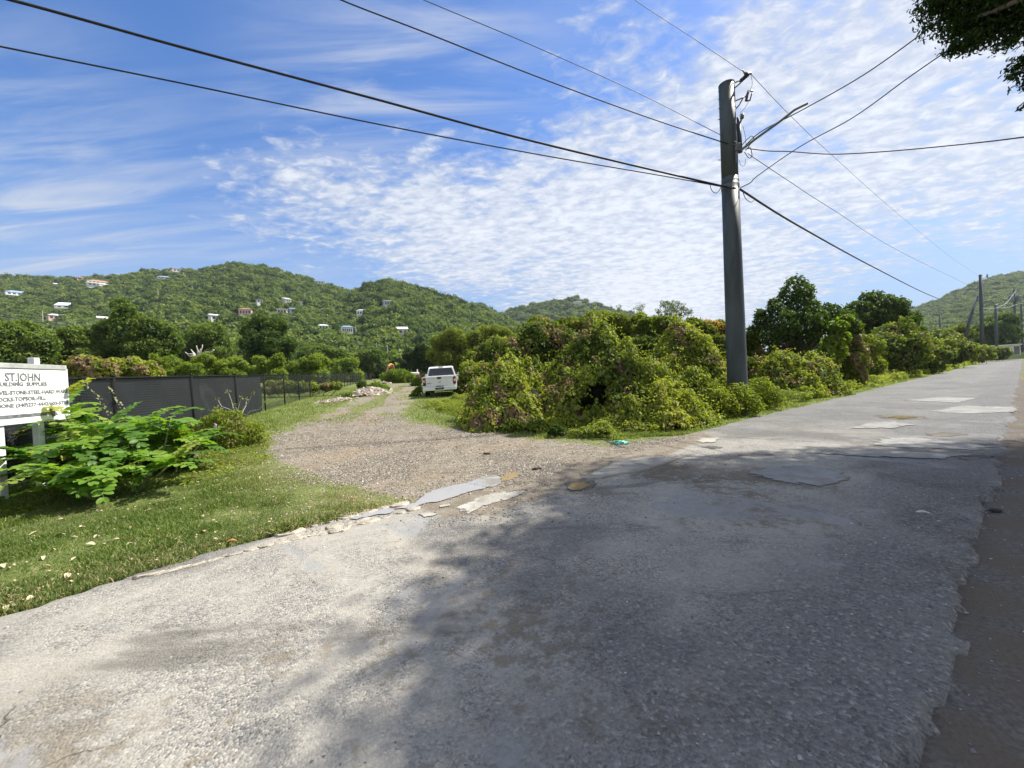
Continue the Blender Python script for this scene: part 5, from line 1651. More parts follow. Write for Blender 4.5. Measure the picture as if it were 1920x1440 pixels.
# milkweed by the pole
b = gp(1532, 742)
e = empty("milkweed", b, "pale blue green milkweed with large oval leaves right of the big pole", "plant")
bm = bmesh.new(); arr = []
for k in range(9):
    az, tilt = rnd.uniform(0, 6.28), rnd.uniform(.05, .5)
    H = rnd.uniform(.8, 1.7)
    d = Vector((math.cos(az) * math.sin(tilt), math.sin(az) * math.sin(tilt), math.cos(tilt)))
    add_tube(bm, [Vector((0, 0, -.05)), d * H * .5, d * H], [.02, .015, .008], 6)
    for j in range(9):
        q = d * H * (.3 + .7 * j / 8)
        for sg in (0, math.pi):
            a = j * 1.57 + sg + k
            t_ = (Vector((math.cos(a), math.sin(a), .55)) + d * .3).normalized()
            nn_ = Vector((-math.cos(a) * .5, -math.sin(a) * .5, 1)); nn_ = (nn_ - t_ * nn_.dot(t_)).normalized()
            arr.append((q, t_, nn_, rnd.uniform(.13, .22) * (1.1 - .4 * j / 8)))
V, Fc, T = leaflets(np.array([a[0] for a in arr]), np.array([a[1] for a in arr]), np.array([a[2] for a in arr]), np.array([a[3] for a in arr]), .62, RNG.random(len(arr)))
link("foliage", np_mesh("foliage", V, Fc, 4, {'tint': T}, True), leaf_mat("milkweed_mat", [(0, (.11, .19, .10)), (.6, (.20, .30, .17)), (1, (.30, .40, .25))], .3), e)
link("stem", bm_mesh("stem", bm, True), plain("milkweed_stem_mat", (.25, .30, .18), .7), e)

# ---- the big tree whose shade covers the road
rg = np.random.default_rng(909)
SHADE_TREE_ROOT = Vector((11.5, -1.8, 0))
shb = []
k_ = 1 / math.tan(SUN_EL)
for (gx0, gy0, h, r) in SHADE:
    shb.append(((gx0 + h * k_ * math.sin(SUN_AZ), gy0 + h * k_ * math.cos(SUN_AZ), h), (r, r, r * .72)))
base = Vector((SHADE_TREE_ROOT.x, SHADE_TREE_ROOT.y, float(gz(SHADE_TREE_ROOT.x, SHADE_TREE_ROOT.y))))
e = empty("shade_tree", base, "huge spreading tree overhead whose dark leafy branches hang into the top right corner", "tree")
shC, shR = np.array([b[0] for b in shb]), np.array([b[1] for b in shb])
ns_ = 220000
ii = rg.integers(0, len(shb), ns_)
PP = shC[ii] + np.clip(rg.normal(0, .62, (ns_, 3)), -1.2, 1.2) * shR[ii]
V1 = leaf_arrays(PP, unit(rg.normal(0, .7, (ns_, 3)) + np.array([0, 0, .8])), rg.uniform(.09, .16, ns_), np.clip(rg.normal(.3, .12, ns_), 0, .8), 'quad', .6, .3, rg)
low = []
for px, py, r, Y in SHADE_LOW:
    c = at(px, py, Y); rr = r / FPX * Y
    low.append(((c.x, c.y, c.z), (rr, rr * 1.3, rr * .8)))
V2 = foliage(low, 15000, .075, rg, 'oval', .42, .8, .8, .25, .8, 0, .3, .2, .6, 0, .3, False)
V, Fc, T = join_arrays([V1, V2])
link("crown", np_mesh("crown", V - np.array(base), Fc, 4, {'tint': T}), tree_dark, e)
bm = bmesh.new()
limbs(bm, (0, 0, 0), [((c[0] - base.x, c[1] - base.y, c[2] - base.z), r) for c, r in shb[::2] + low[::3]], .34, rg, .42)
link("trunk", bm_mesh("trunk", bm, True), bark_mat, e)
# ------------------------------------------------------------------ fence
blk = plain("fence_metal_mat", (.012, .013, .013), .85, .12, .2, 20)
FD = np.array([-.305, 1.0])
def fxy(Y): return -12.08 - .305 * (Y - 18.76), Y
def fz(Y):
    x, y = fxy(Y)
    return float(gz(x, y))
FH = 1.74
fY = [18.76 + 3.35 * k for k in range(-5, 28)]
b0 = Vector((*fxy(18.76), fz(18.76)))
fe = empty("chain_link_fence", b0, "long black chain link fence with a dark privacy screen on its near panels", "fence")
for Y in fY:
    x, y = fxy(Y)
    bm = bmesh.new()
    r_ = .036
    add_tube(bm, [(0, 0, -.3), (0, 0, FH + .03)], r_, 10)
    bmesh.ops.create_uvsphere(bm, u_segments=8, v_segments=5, radius=r_ * 1.25, matrix=Matrix.Translation((0, 0, FH + .04)))
    link("post", bm_mesh("post", bm, True), blk, fe, Vector((x, y, fz(Y))) - b0)
bm = bmesh.new()
add_tube(bm, [Vector((*fxy(Y), fz(Y) + FH)) - b0 for Y in fY], .024, 8)
link("top_rail", bm_mesh("top_rail", bm, True), blk, fe)
def fence_sheet(name, Y0, Y1, off, mat, zlo, zhi, wav):
    ys = np.arange(Y0, Y1 + .01, .335)
    hs = np.linspace(zlo, zhi, 6)
    X, Y, Z, U, Vv = [], [], [], [], []
    for h in hs:
        for y in ys:
            x, _ = fxy(y)
            w = off + wav * math.sin(y * 2.1 + h * 2) * math.sin(h / zhi * 3.1)
            X.append(x + w - b0.x); Y.append(y + w * .3 - b0.y); Z.append(fz(y) + h - b0.z)
            U.append(y * 1.045); Vv.append(h)
    n = len(ys)
    i = np.arange(len(hs) * n).reshape(len(hs), n)
    q = np.stack([i[:-1, :-1], i[:-1, 1:], i[1:, 1:], i[1:, :-1]], -1).reshape(-1, 4)
    return link(name, np_mesh(name, np.stack([X, Y, Z], 1), q, 4, {'u': U, 'v': Vv}, True), mat, fe)
def diamonds(t, size, wid):
    u, v = t.attr('u'), t.attr('v')
    o = None
    for op in ('ADD', 'SUBTRACT'):
        f = t.math('FRACT', t.math('DIVIDE', t.math(op, u, v), size))
        d = t.math('ABSOLUTE', t.math('SUBTRACT', f, .5))
        w = t.step(d, .5 - wid, .5 - wid * .4)
        o = w if o is None else t.math('MAXIMUM', o, w)
    return o
t = NT("chain_link_mat")
m_ = diamonds(t, .075, .15)
tr = t.n('ShaderNodeBsdfTransparent')
mx = t.n('ShaderNodeMixShader')
t.l(m_, mx.inputs[0]); t.l(tr.outputs[0], mx.inputs[1]); t.l(t.bsdf((.02, .024, .024), .5, .4), mx.inputs[2])
link_mat = t.done(mx.outputs[0])
t = NT("privacy_screen_mat")
wv = t.n('ShaderNodeTexWave', wave_type='BANDS', bands_direction='Z', i_Scale=5.0, i_Distortion=.8, i_Detail=1)
t.l(t.coord(), wv.inputs['Vector'])
dm = diamonds(t, .075, .12)
c = t.mix(t.step(wv.outputs['Fac'], .2, .8), (.014, .016, .019), (.062, .069, .080))
c = t.mix(t.step(t.noise(1.2, 4), .4, .65), c, (.035, .040, .047))
c = t.mix(t.math('MULTIPLY', dm, .8), c, (.012, .012, .013))
scr_mat = t.done(t.bsdf(c, .75, .3, t.bump(t.math('ADD', t.math('MULTIPLY', dm, .5), t.math('MULTIPLY', t.noise(1.6, 4, .5, t.coord((1, 1, .35))), 4)), .6, .03)))
fence_sheet("chain_link_mesh", fY[0], fY[-1], 0.0, link_mat, .03, FH - .02, .0)
fence_sheet("privacy_screen", fY[0], 18.70, -.04, scr_mat, .02, FH - .03, .028)
# vine trailing over the screen
rg = np.random.default_rng(31)
def trailing(label, pts):
    b = Vector(pts[0])
    bm = bmesh.new()
    add_tube(bm, [Vector(p) - b for p in pts], .004, 4)
    P = []
    for p, q in zip(pts, pts[1:]):
        for i in range(5): P.append(np.array(Vector(p).lerp(Vector(q), i / 5) - b) + rg.normal(0, .015, 3))
    P = np.array(P)
    V, Fc, T = leaf_arrays(P, unit(rg.normal(0, .5, P.shape) + np.array([1, -.3, .4])), rg.uniform(.035, .06, len(P)), rg.uniform(.5, .9, len(P)), 'oval', .7, .8, rg)
    e = empty("trailing_vine", b, label, "vine")
    link("stem", bm_mesh("stem", bm), bark_mat, e); link("foliage", np_mesh("foliage", V, Fc, 4, {'tint': T}), leaf_mat("pale_vine_mat", [(0, (.12, .18, .05)), (1, (.42, .42, .22))], .3), e)
def on_fence(px, py):
    d = ray(px, py)
    # x = d.x*Y ; fence x = -12.08-.305*(Y-18.76)
    Y = (-12.08 + .305 * 18.76) / (d.x + .305)
    return at(px, py, Y) + Vector((.07, -.02, 0))
trailing("thin leafy vine trailing down the dark screen nearest the sign", [on_fence(*p) for p in ((150, 712), (160, 722), (174, 737), (186, 752), (196, 766), (206, 780))])
trailing("second thin leafy vine on the dark screen, shorter and further from the sign", [on_fence(*p) for p in ((198, 726), (206, 736), (212, 748), (220, 758), (228, 768))])

# ------------------------------------------------------------------ sign
t = NT("sign_board_mat")
st_ = t.noise(3.0, 6, .65, t.coord((1, 1, 7)), .4)
c = t.mix(t.step(st_, .58, .70), (.80, .80, .78), (.50, .52, .52))
c = t.mix(t.step(t.noise(1.4, 4), .55, .75), c, (.66, .67, .66))
board_mat = t.done(t.bsdf(c, .6, .3, t.bump(t.noise(30, 4), .2, .004)))
white_post = plain("white_post_mat", (.72, .72, .70), .65, .3, .12, 5, .3)
trim_mat = plain("sign_trim_mat", (.40, .41, .38), .8, .2, .2, 6)
ink = plain("sign_lettering_mat", (.16, .165, .165), .8, .2, .35, 30)
R_T, R_B = at(126, 686, 6.57), at(130, 787, 6.57)
L_T, L_B = at(0, 686, 5.55), at(0, 805, 5.55)
zt, zb = (R_T.z + L_T.z) / 2, (R_B.z + L_B.z) / 2
A_ = Vector(((R_T.x + R_B.x) / 2, 6.57, 0)); B_ = Vector((L_T.x, 5.55, 0))
ax = (A_ - B_).normalized()           # reading direction
nx_ = ax.cross(Vector((0, 0, 1)))     # towards the track
BL = 2.44
org = A_ - ax * BL
sm_ = Matrix((ax, nx_ * -1, Vector((0, 0, 1)))).transposed()
post_xy = gp(8, 930)
sb = Vector((org.x, org.y, float(gz(org.x, org.y))))
se = empty("sign", sb, "weathered white wooden sign with grey hand painted lettering by the fence", "sign")
se.rotation_euler = sm_.to_euler()
def sloc(u, z, d=0): return Vector((u, -d, z - sb.z))
def board_hit(px, py):
    d = ray(px, py)
    o = Vector((0, 0, EYE))
    k = (A_ - o).dot(nx_) / d.dot(nx_)
    p = o + d * k
    return (p - org).dot(ax), p.z
bm = bmesh.new()
add_box(bm, sloc(BL / 2, (zt + zb) / 2), (BL, .022, zt - zb - .07), None, .004)
link("board", bm_mesh("board", bm), board_mat, se)
bm = bmesh.new()
add_box(bm, sloc(BL / 2 - .02, zt - .012, .0), (BL - .02, .05, .075), None, .006)
link("top_trim", bm_mesh("top_trim", bm), trim_mat, se)
for u, ztop, w in ((board_hit(7, 860)[0], zb + .06, .105), (board_hit(80, 800)[0], zt + .13, .09)):
    gx_p = org + ax * u
    g0 = float(gz(gx_p.x, gx_p.y))
    bm = bmesh.new()
    add_box(bm, (u, .011 + w / 2 + .002, (ztop + g0 - .3) / 2 - sb.z), (w, w, ztop - g0 + .3), None, .006)
    link("post", bm_mesh("post", bm), white_post, se)
def lettering(txt, right_px, py_mid, h, squeeze=1.0):
    cu = bpy.data.curves.new("lettering", 'FONT')
    cu.body = txt
    cu.size = h / .69
    cu.align_x = 'RIGHT'
    cu.extrude = .0015
    cu.offset = .0022 if h < .1 else .003
    cu.resolution_u = 2
    ob = bpy.data.objects.new("tmp", cu)
    me = bpy.data.meshes.new_from_object(ob)
    me.name = "lettering"
    bpy.data.objects.remove(ob)
    u, z = board_hit(right_px, py_mid)
    R3 = Matrix(((1, 0, 0), (0, 0, 1), (0, 1, 0))).transposed()
    for v in me.vertices:
        x, y, zz = v.co
        v.co = (x * squeeze + u, -.0135 - zz, y - h / 2 + z - sb.z)
    link("lettering", me, ink, se)
lettering("ST.JOHN", 74, 707.5, .118, .80)
lettering("BUILDING  SUPPLIES", 86, 720, .055, 1.04)
lettering("GRAVEL-STONE-STEEL-HARD WARE", 125, 733.5, .056, .93)
lettering("BLOCKS-TOPSOIL-FILL", 84, 746, .056, .97)
lettering("PHONE (340)227-4442/603-5734", 126, 754.5, .052, 1.12)
u0, z0 = board_hit(94, 775)
bm = bmesh.new()
add_box(bm, (u0 / 2 + .05, -.0135, z0 - sb.z), (u0 - .1, .003, .05))
add_prism(bm, [(u0 - .03, z0 - sb.z + .10), (u0 + .02, z0 - sb.z + .10), (u0 + .12, z0 - sb.z - .03), (u0 + .02, z0 - sb.z - .06), (u0 - .0, z0 - sb.z)], 'y', -.0152, -.0122)
link("arrow", bm_mesh("arrow", bm), ink, se)

# ------------------------------------------------------------------ big utility pole and its wires
t = NT("pole_mat")
c = t.mix(t.step(t.noise(2.5, 5, .6, t.coord((1, 1, .25))), .35, .65), (.038, .048, .048), (.066, .080, .082))
pole_mat = t.done(t.bsdf(c, .55, .4, t.bump(t.noise(25, 3), .12, .01)))
galv = plain("galvanised_mat", (.20, .21, .21), .5, .5, .2, 10, 0, .5)
dark_ins = plain("insulator_mat", (.07, .065, .065), .4, .5)
cable_mat = plain("cable_mat", (.022, .022, .024), .6, .3)
wire_mat = plain("wire_mat", (.07, .072, .075), .5, .4)
PY = 12.4
pb = at(1383, 725, PY); pt = at(1362, 160, PY)
px_, py_ = pb.x + .0, PY
pg = float(gz(px_, py_))
pe = empty("utility_pole", (px_, py_, pg), "massive grey green steel utility pole standing in the roadside weeds", "utility pole")
Hh = pt.z - pg
bm = bmesh.new()
add_lathe(bm, [(.305, -.4), (.300, 0), (.296, .6), (.262, Hh * .5), (.247, Hh * .72)], 40); add_lathe(bm, [(.241, Hh * .72 - .03), (.234, Hh * .86), (.227, Hh)], 40)
link("shaft", bm_mesh("shaft", bm, True), pole_mat, pe)
bm = bmesh.new(); add_lathe(bm, [(.231, Hh - .02), (.234, Hh + .02), (.02, Hh + .16)], 40)
link("cap", bm_mesh("cap", bm), pole_mat, pe)
bm = bmesh.new(); add_lathe(bm, [(.253, Hh * .705), (.253, Hh * .705 + .03)], 32)
link("collar", bm_mesh("collar", bm), pole_mat, pe)
Pp = lambda px, py, dY=0.0: at(px, py, PY + dY) - Vector((px_, py_, pg))
for i, (py) in enumerate((172, 186, 204, 224, 300)):
    bm = bmesh.new(); add_tube(bm, [Pp(1356, py), Pp(1346.5, py)], .012, 6)
    link("bolt", bm_mesh("bolt", bm), galv, pe)
# upper bracket with post insulator
bm = bmesh.new()
add_tube(bm, [Pp(1374, 157), Pp(1386, 151), Pp(1388, 153)], .022, 8); add_tube(bm, [Pp(1374, 168), Pp(1388, 156)], .022, 8)
link("bracket", bm_mesh("bracket", bm, True), galv, pe)
bm = bmesh.new(); add_tube(bm, [Pp(1387, 153), Pp(1396, 146), Pp(1404, 138)], .028, 8)
for i in range(6): 
    a = Pp(1389 + i * 2.4, 151.5 - i * 2.1); b_ = Pp(1389.8 + i * 2.4, 150.8 - i * 2.1); add_tube(bm, [a, b_], .062, 10)
add_tube(bm, [Pp(1397, 138, -.1), Pp(1408, 138, .1)], .04, 8); add_tube(bm, [Pp(1393, 131), Pp(1396, 138)], .02, 6)
link("insulator", bm_mesh("insulator", bm, True), dark_ins, pe)
# lower bracket with cut-out
bm = bmesh.new()
add_tube(bm, [Pp(1377, 190), Pp(1391, 184), Pp(1398, 181)], .02, 8); add_tube(bm, [Pp(1377, 207), Pp(1386, 197), Pp(1393, 184)], .02, 8)
link("bracket", bm_mesh("bracket", bm, True), galv, pe)
bm = bmesh.new(); add_tube(bm, [Pp(1399, 189), Pp(1401, 178), Pp(1404, 170)], .04, 8); add_tube(bm, [Pp(1400, 189.5), Pp(1406, 188)], .022, 6); add_tube(bm, [Pp(1404, 170), Pp(1412, 171)], .022, 6)
add_tube(bm, [Pp(1406, 188.5), Pp(1410.5, 172)], .02, 8)
link("insulator", bm_mesh("insulator", bm, True), dark_ins, pe)
bm = bmesh.new()
add_tube(bm, [Pp(1385, 231), Pp(1388, 286)], .065, 12); add_tube(bm, [Pp(1383, 220), Pp(1384, 231)], .035, 8)
link("conduit", bm_mesh("conduit", bm, True), pole_mat, pe)
bm = bmesh.new()
add_tube(bm, [Pp(1392, 214, -.1), Pp(1391, 222, -.1)], .055, 10); add_tube(bm, [Pp(1391, 222, -.1), Pp(1387, 231, -.1)], .03, 8)
link("arrester", bm_mesh("arrester", bm, True), galv, pe)
bm = bmesh.new()
add_tube(bm, [Pp(1381, 287, -.15), Pp(1391, 280, -.25), Pp(1420, 258, -.7), Pp(1462, 228, -1.4), Pp(1490, 206, -1.9), Pp(1514, 194, -2.2)], [.042, .04, .036, .034, .031, .030], 10)
link("lamp_arm", bm_mesh("lamp_arm", bm, True), galv, pe)
bm = bmesh.new()
add_box(bm, Pp(1383, 276, -.27), (.16, .1, .22), None, .01); add_box(bm, Pp(1381, 295, -.27), (.06, .08, .35), None, .01)
link("clamp", bm_mesh("clamp", bm), galv, pe)
def smooth(pts, n=10):
    pts = [Vector(p) for p in pts]
    out = []
    for i in range(len(pts) - 1):
        p0, p1, p2, p3 = pts[max(i - 1, 0)], pts[i], pts[i + 1], pts[min(i + 2, len(pts) - 1)]
        for k in range(n):
            t_ = k / n
            out.append(.5 * ((2 * p1) + (p2 - p0) * t_ + (2 * p0 - 5 * p1 + 4 * p2 - p3) * t_ ** 2 + (-p0 + 3 * p1 - 3 * p2 + p3) * t_ ** 3))
    return out + [pts[-1]]
for i, L in enumerate((((1400, 280), (1412, 262), (1410, 255), (1400, 262), (1388, 276)), ((1396, 285), (1404, 296), (1410, 292), (1406, 276), (1398, 282)),
                       ((1386, 300), (1389, 310), (1396, 310), (1398, 298)), ((1384, 222), (1388, 215), (1392, 214)), ((1404, 190), (1396, 203), (1388, 212)), ((1393, 236), (1398, 260), (1398, 282)),
                       ((1398, 180), (1410, 160), (1408, 141)))):
    bm = bmesh.new(); add_tube(bm, smooth([Pp(*p, -.2) for p in L], 8), .012 if i < 2 else .006, 5)
    link("jumper_wire", bm_mesh("jumper_wire", bm, True), cable_mat, pe)
bm = bmesh.new()
for k in range(3):
    z_ = Pp(1370, 350 + k * 2.5).z
    add_lathe(bm, [(.260, z_), (.263, z_ + .012), (.260, z_ + .024)], 28)
link("strap", bm_mesh("strap", bm), galv, pe)

def wire(label, pts, r, mat=cable_mat, n=14, name="overhead_wire"):
    P = smooth([at(*p) for p in pts], n)
    c = P[len(P) // 2].copy()
    bm = bmesh.new(); add_tube(bm, [p - c for p in P], r, 6)
    o = link(name, bm_mesh(name, bm, True), mat, None, c)
    return tag(o, label, "wire", "overhead wires meeting at the big pole")
wire("thickest black cable running from the top left corner down to the big pole", [(-300, -78, 6.0), (25, 1, 7.3), (350, 91, 8.6), (690, 182, 9.9), (1000, 265, 11.0), (1350, 348, 12.2), (1375, 352, 12.1)], .028)
wire("black wire below the thickest cable, entering at the left edge of the sky", [(-300, 25, 6.0), (0, 87, 7.2), (350, 158, 8.6), (700, 231, 10), (1000, 288, 11.1), (1250, 331, 12), (1375, 354, 12.1)], .016)
wire("twisted black service wire from the top middle down to the pole clamp", [(560, -42, 8.5), (640, 0, 9), (800, 62, 9.8), (1000, 141, 10.8), (1200, 215, 11.8), (1350, 265, 12.2), (1380, 273, 12.1)], .016)
wire("thin grey wire just right of the twisted service wire", [(700, -44, 8.4), (795, 0, 8.9), (1000, 86, 10), (1200, 176, 11.4), (1345, 250, 12.3), (1382, 267, 12.1)], .009, wire_mat)
wire("thin high wire slanting down from the top edge to the tip of the pole bracket", [(1100, -68, 9), (1190, 0, 10), (1300, 72, 11.2), (1397, 137, 12.4)], .007, wire_mat)
FARY = 78
wire("thin high wire from the pole bracket down to the far braced pole", [(1408, 139, 12.4), (1480, 215, 16), (1560, 291, 21), (1680, 398, 36), (1780, 480, 56), (1838, 520, FARY)], .009, wire_mat)
wire("thin lower wire from the pole clamp to the middle of the far braced pole", [(1402, 288, 12.4), (1480, 340, 16), (1560, 392, 21), (1700, 478, 38), (1838, 545, FARY)], .012, wire_mat)
wire("thick black cable sagging from the big pole to the far braced pole", [(1388, 355, 12.2), (1500, 425, 16), (1640, 502, 27), (1740, 552, 46), (1800, 574, 62), (1838, 578, FARY)], .035)
wire("black wire rising from the pole clamp past the lamp arm into the tree", [(1398, 272, 12.2), (1430, 245, 11.8), (1510, 203, 11), (1620, 140, 10), (1735, 58, 8.8), (1790, 10, 8.2)], .014)
wire("black wire rising from the cable strap into the lowest hanging branch", [(1388, 352, 12.2), (1408, 342, 12.1), (1420, 330, 12), (1500, 275, 11), (1600, 220, 10), (1700, 148, 8.9), (1775, 96, 8.0)], .014)
wire("wavy black wire running right from the pole clamp across the clouds", [(1400, 278, 12.2), (1440, 283, 11.8), (1480, 284, 11.4), (1560, 289, 10.8), (1660, 284, 10), (1800, 271, 9), (1920, 257, 8), (2100, 230, 7)], .014)
for L, lab in ((((1331, 345, 12.1), (1334, 356, 12.1), (1341, 362, 12.1), (1348, 358, 12.1), (1352, 350, 12.1)), "small drip loop under the thick cable left of the pole"), (((1393, 360, 12.2), (1398, 372, 12.2), (1408, 379, 12.2), (1414, 374, 12.3)), "small drip loop under the thick cable right of the pole")):
    wire(lab, L, .010)

# ------------------------------------------------------------------ far poles along the road
def far_pole(label, px, ybase, ytop, Y, r0, r1, brace=None, arm=None):
    p = at(px, ybase, Y)
    q = at(px, ytop, Y)
    g = min(p.z, float(gz(p.x, p.y)))
    e = empty("utility_pole", (p.x, p.y, g), label, "utility pole", "poles further along the road")
    bm = bmesh.new(); add_tube(bm, [(0, 0, -.5), (0, 0, (q.z - g) * .5), (0, 0, q.z - g)], [r0, (r0 + r1) / 2, r1], 16)
    link("shaft", bm_mesh("shaft", bm, True), pole_mat, e)
    o_ = Vector((p.x, p.y, g))
    if brace:
        a, b_ = at(brace[0], brace[1], Y) - o_, at(brace[2], brace[3], Y) - o_
        bm = bmesh.new(); add_tube(bm, [a, b_], [r1 * .9, r0 * .9], 12)
        link("brace_pole", bm_mesh("brace_pole", bm, True), pole_mat, e)
    for L in arm or ():
        bm = bmesh.new(); add_tube(bm, smooth([at(x, y, Y) - o_ for x, y in L], 6), .09, 6)
        link("bracket", bm_mesh("bracket", bm, True), galv, e)
far_pole("first far pole down the road, propped by a leaning brace pole on its left", 1842, 660, 515, FARY, .31, .24, (1832, 556, 1806, 642), [((1840, 522), (1848, 520), (1851, 516)), ((1851, 514), (1852, 522))])
far_pole("shorter far pole right of the braced pole with a curved bracket on top", 1869, 656, 573, 95, .30, .24, None, [((1869, 574), (1872, 570), (1866, 572))])
far_pole("far pole second from the right edge carrying two pale transformer cans", 1904, 640, 541, 125, .32, .26, None, [((1896, 545), (1904, 542), (1914, 545))])
far_pole("rightmost far pole at the edge of the photo beside the white shed", 1917, 655, 569, 110, .24, .2, None, [((1910, 574), (1917, 570), (1924, 573))])
far_pole("small lone pole on the right hillside foot with a dark brace", 1763, 625, 590, 130, .30, .2, (1762, 612, 1757, 628))
tp = bpy.data.objects["utility_pole.018"] if "utility_pole.018" in bpy.data.objects else None
for i, (px, py) in enumerate(((1896, 560), (1911, 560))):
    p = at(px, py, 124.2)
    bm = bmesh.new(); add_lathe(bm, [(.55, -.9), (.62, -.8), (.62, .8), (.5, .95), (.1, 1.0)], 14); add_tube(bm, [(0, 0, .9), (0, 0, 1.5)], .08, 6)
    o = link("transformer", bm_mesh("transformer", bm, False), galv, None, p)
    tag(o, ("left" if i == 0 else "right") + " one of the two pale transformer cans on the far pole", "transformer", "transformer cans on the far pole")
def fwire(label, pts, r=.03):
    P = smooth([at(*p) for p in pts], 8); c = P[len(P) // 2].copy()
    bm = bmesh.new(); add_tube(bm, [p - c for p in P], r, 5)
    tag(link("overhead_wire", bm_mesh("overhead_wire", bm), plain("pale_cable_mat", (.35, .36, .36), .6) if "pale_cable_mat" not in bpy.data.materials else bpy.data.materials["pale_cable_mat"], None, c), label, "wire", "wires between the far poles")
fwire("pale cable from the braced pole to the curved bracket pole", [(1842, 578, 78), (1856, 579, 86), (1869, 577, 95)], .04)
fwire("pale cable rising from the curved bracket pole to the transformer pole", [(1869, 577, 95), (1884, 570, 108), (1894, 560, 116), (1904, 546, 125)], .05)
fwire("pale cable sagging from the curved bracket pole to the rightmost pole", [(1869, 577, 95), (1890, 577, 102), (1905, 571, 107), (1917, 569, 110)], .05)

# white shed at the end
p = gp(1893, 668)
Y = 100.0
sp = at(1893, 664, Y)
e = empty("shed", (sp.x, sp.y, sp.z - .3), "small white roadside shed with a flat pale roof at the right end of the road", "shed", None, math.atan2(-sp.x, sp.y))
bm = bmesh.new(); add_box(bm, (0, 0, 1.3), (3.4, 3.0, 2.6), None, .03); link("wall", bm_mesh("wall", bm), white_wall, e)
bm = bmesh.new(); add_box(bm, (-.5, -.3, 2.68), (5.0, 4.2, .16), None, .03); link("roof", bm_mesh("roof", bm), white_roof, e)
bm = bmesh.new(); add_box(bm, (1.15, -1.52, 1.15), (.9, .06, 2.1)); link("door", bm_mesh("door", bm), dark_roof, e)
bm = bmesh.new(); add_box(bm, (-.8, -1.52, 1.5), (.9, .06, .8)); link("window", bm_mesh("window", bm), pane_mat, e)
sp = at(1801, 645, 88)
e = empty("utility_cabinet", sp, "white upright cabinet boxes at the foot of the brace pole", "cabinet", None, .5)
for dx_ in (-.9, .75):
    bm = bmesh.new(); add_box(bm, (dx_, 0, .3), (.8, .6, 1.9), None, .05); link("box", bm_mesh("box", bm), white_wall, e)
bm = bmesh.new(); add_box(bm, (0, 0, -.8), (3.6, 1, .4), None, .05); link("plinth", bm_mesh("plinth", bm), white_wall, e)
# parked car glimpsed past the shed
# ------------------------------------------------------------------ pickup truck
t = NT("truck_paint_mat")
c = t.mix(t.step(t.noise(1.5, 4), .4, .7), (.74, .75, .75), (.66, .67, .66))
paint = t.done(t.bsdf(c, .28, .5, None, Coat_Weight=.4))
black_pl = plain("black_plastic_mat", (.02, .02, .021), .6, .3)
chrome = plain("chrome_mat", (.55, .56, .57), .25, .5, .1, 4, 0, .8)
rubber = plain("rubber_mat", (.02, .02, .02), .9, .2)
glass_dark = plain("truck_glass_mat", (.012, .018, .022), .06, .7)
red_lens = plain("red_lens_mat", (.28, .02, .025), .2, .5)
white_lens = plain("white_lens_mat", (.65, .62, .62), .2, .5)
plate_mat = plain("plate_mat", (.10, .11, .16), .5, .4)
g = gp(826, 745)
th = math.atan2(.12, 1)   # heading a little left of straight away
te = empty("pickup_truck", (g.x, g.y, g.z - .04), "white four door pickup truck parked on the grass beside the dirt track", "pickup truck", None, th)
te.rotation_euler = (rad(1.2), rad(-1.0), th)
HW = 1.0
def sym_prism(bm, poly, hw_lo, hw_hi, zlo, zhi):
    """side profile (y,z) extruded across x, narrowing with height"""
    def w(z): 
        k = min(1, max(0, (z - zlo) / (zhi - zlo)))
        return hw_lo + (hw_hi - hw_lo) * k
    a = [bm.verts.new((-w(z), y, z)) for y, z in poly]; b = [bm.verts.new((w(z), y, z)) for y, z in poly]
    n = len(poly)
    for i in range(n): bm.faces.new((a[i], a[(i + 1) % n], b[(i + 1) % n], b[i]))
    bm.faces.new(a[::-1]); bm.faces.new(b)
bm = bmesh.new()
# lower body with wheel arches
def arch(yc, r, z0, n=8):
    return [(yc + r * math.cos(math.pi * i / n), z0 + r * math.sin(math.pi * i / n)) for i in range(n + 1)]
prof = [(.05, .62)] + arch(1.25, .50, .48)[::-1] + arch(4.75, .50, .48)[::-1] + [(5.75, .55), (5.8, .9), (5.7, 1.12), (4.35, 1.22), (1.95, 1.25), (1.95, 1.32), (.03, 1.32)]
sym_prism(bm, prof, HW, HW - .05, .9, 1.35)
bmesh.ops.bevel(bm, geom=[e_ for e_ in bm.edges if e_.calc_length() > .5], offset=.03, segments=2, affect='EDGES')
body = link("body", bm_mesh("body", bm, False), paint, te)
# load bed opening liner
bm = bmesh.new(); add_box(bm, (0, 1.0, 1.326), (1.62, 1.7, .02)); link("bed_liner", bm_mesh("bed_liner", bm), black_pl, te)
bm = bmesh.new()
sym_prism(bm, [(1.97, 1.22), (2.12, 1.80), (2.3, 1.915), (3.3, 1.93), (3.65, 1.86), (4.4, 1.24)], .97, .76, 1.2, 1.93)
bmesh.ops.bevel(bm, geom=[e_ for e_ in bm.edges if e_.calc_length() > .3], offset=.05, segments=3, affect='EDGES')
link("cab", bm_mesh("cab", bm, True), paint, te)
for f_ in bpy.data.objects["cab"].data.polygons: f_.use_smooth = False
def quad_plate(name, pts, mat, thick=(0, -.012, 0)):
    bm = bmesh.new()
    a = [bm.verts.new(p) for p in pts]; b = [bm.verts.new(Vector(p) + Vector(thick)) for p in pts]
    n = len(pts)
    for i in range(n): bm.faces.new((a[i], a[(i + 1) % n], b[(i + 1) % n], b[i]))
    bm.faces.new(a[::-1]); bm.faces.new(b)
    return link(name, bm_mesh(name, bm), mat, te)
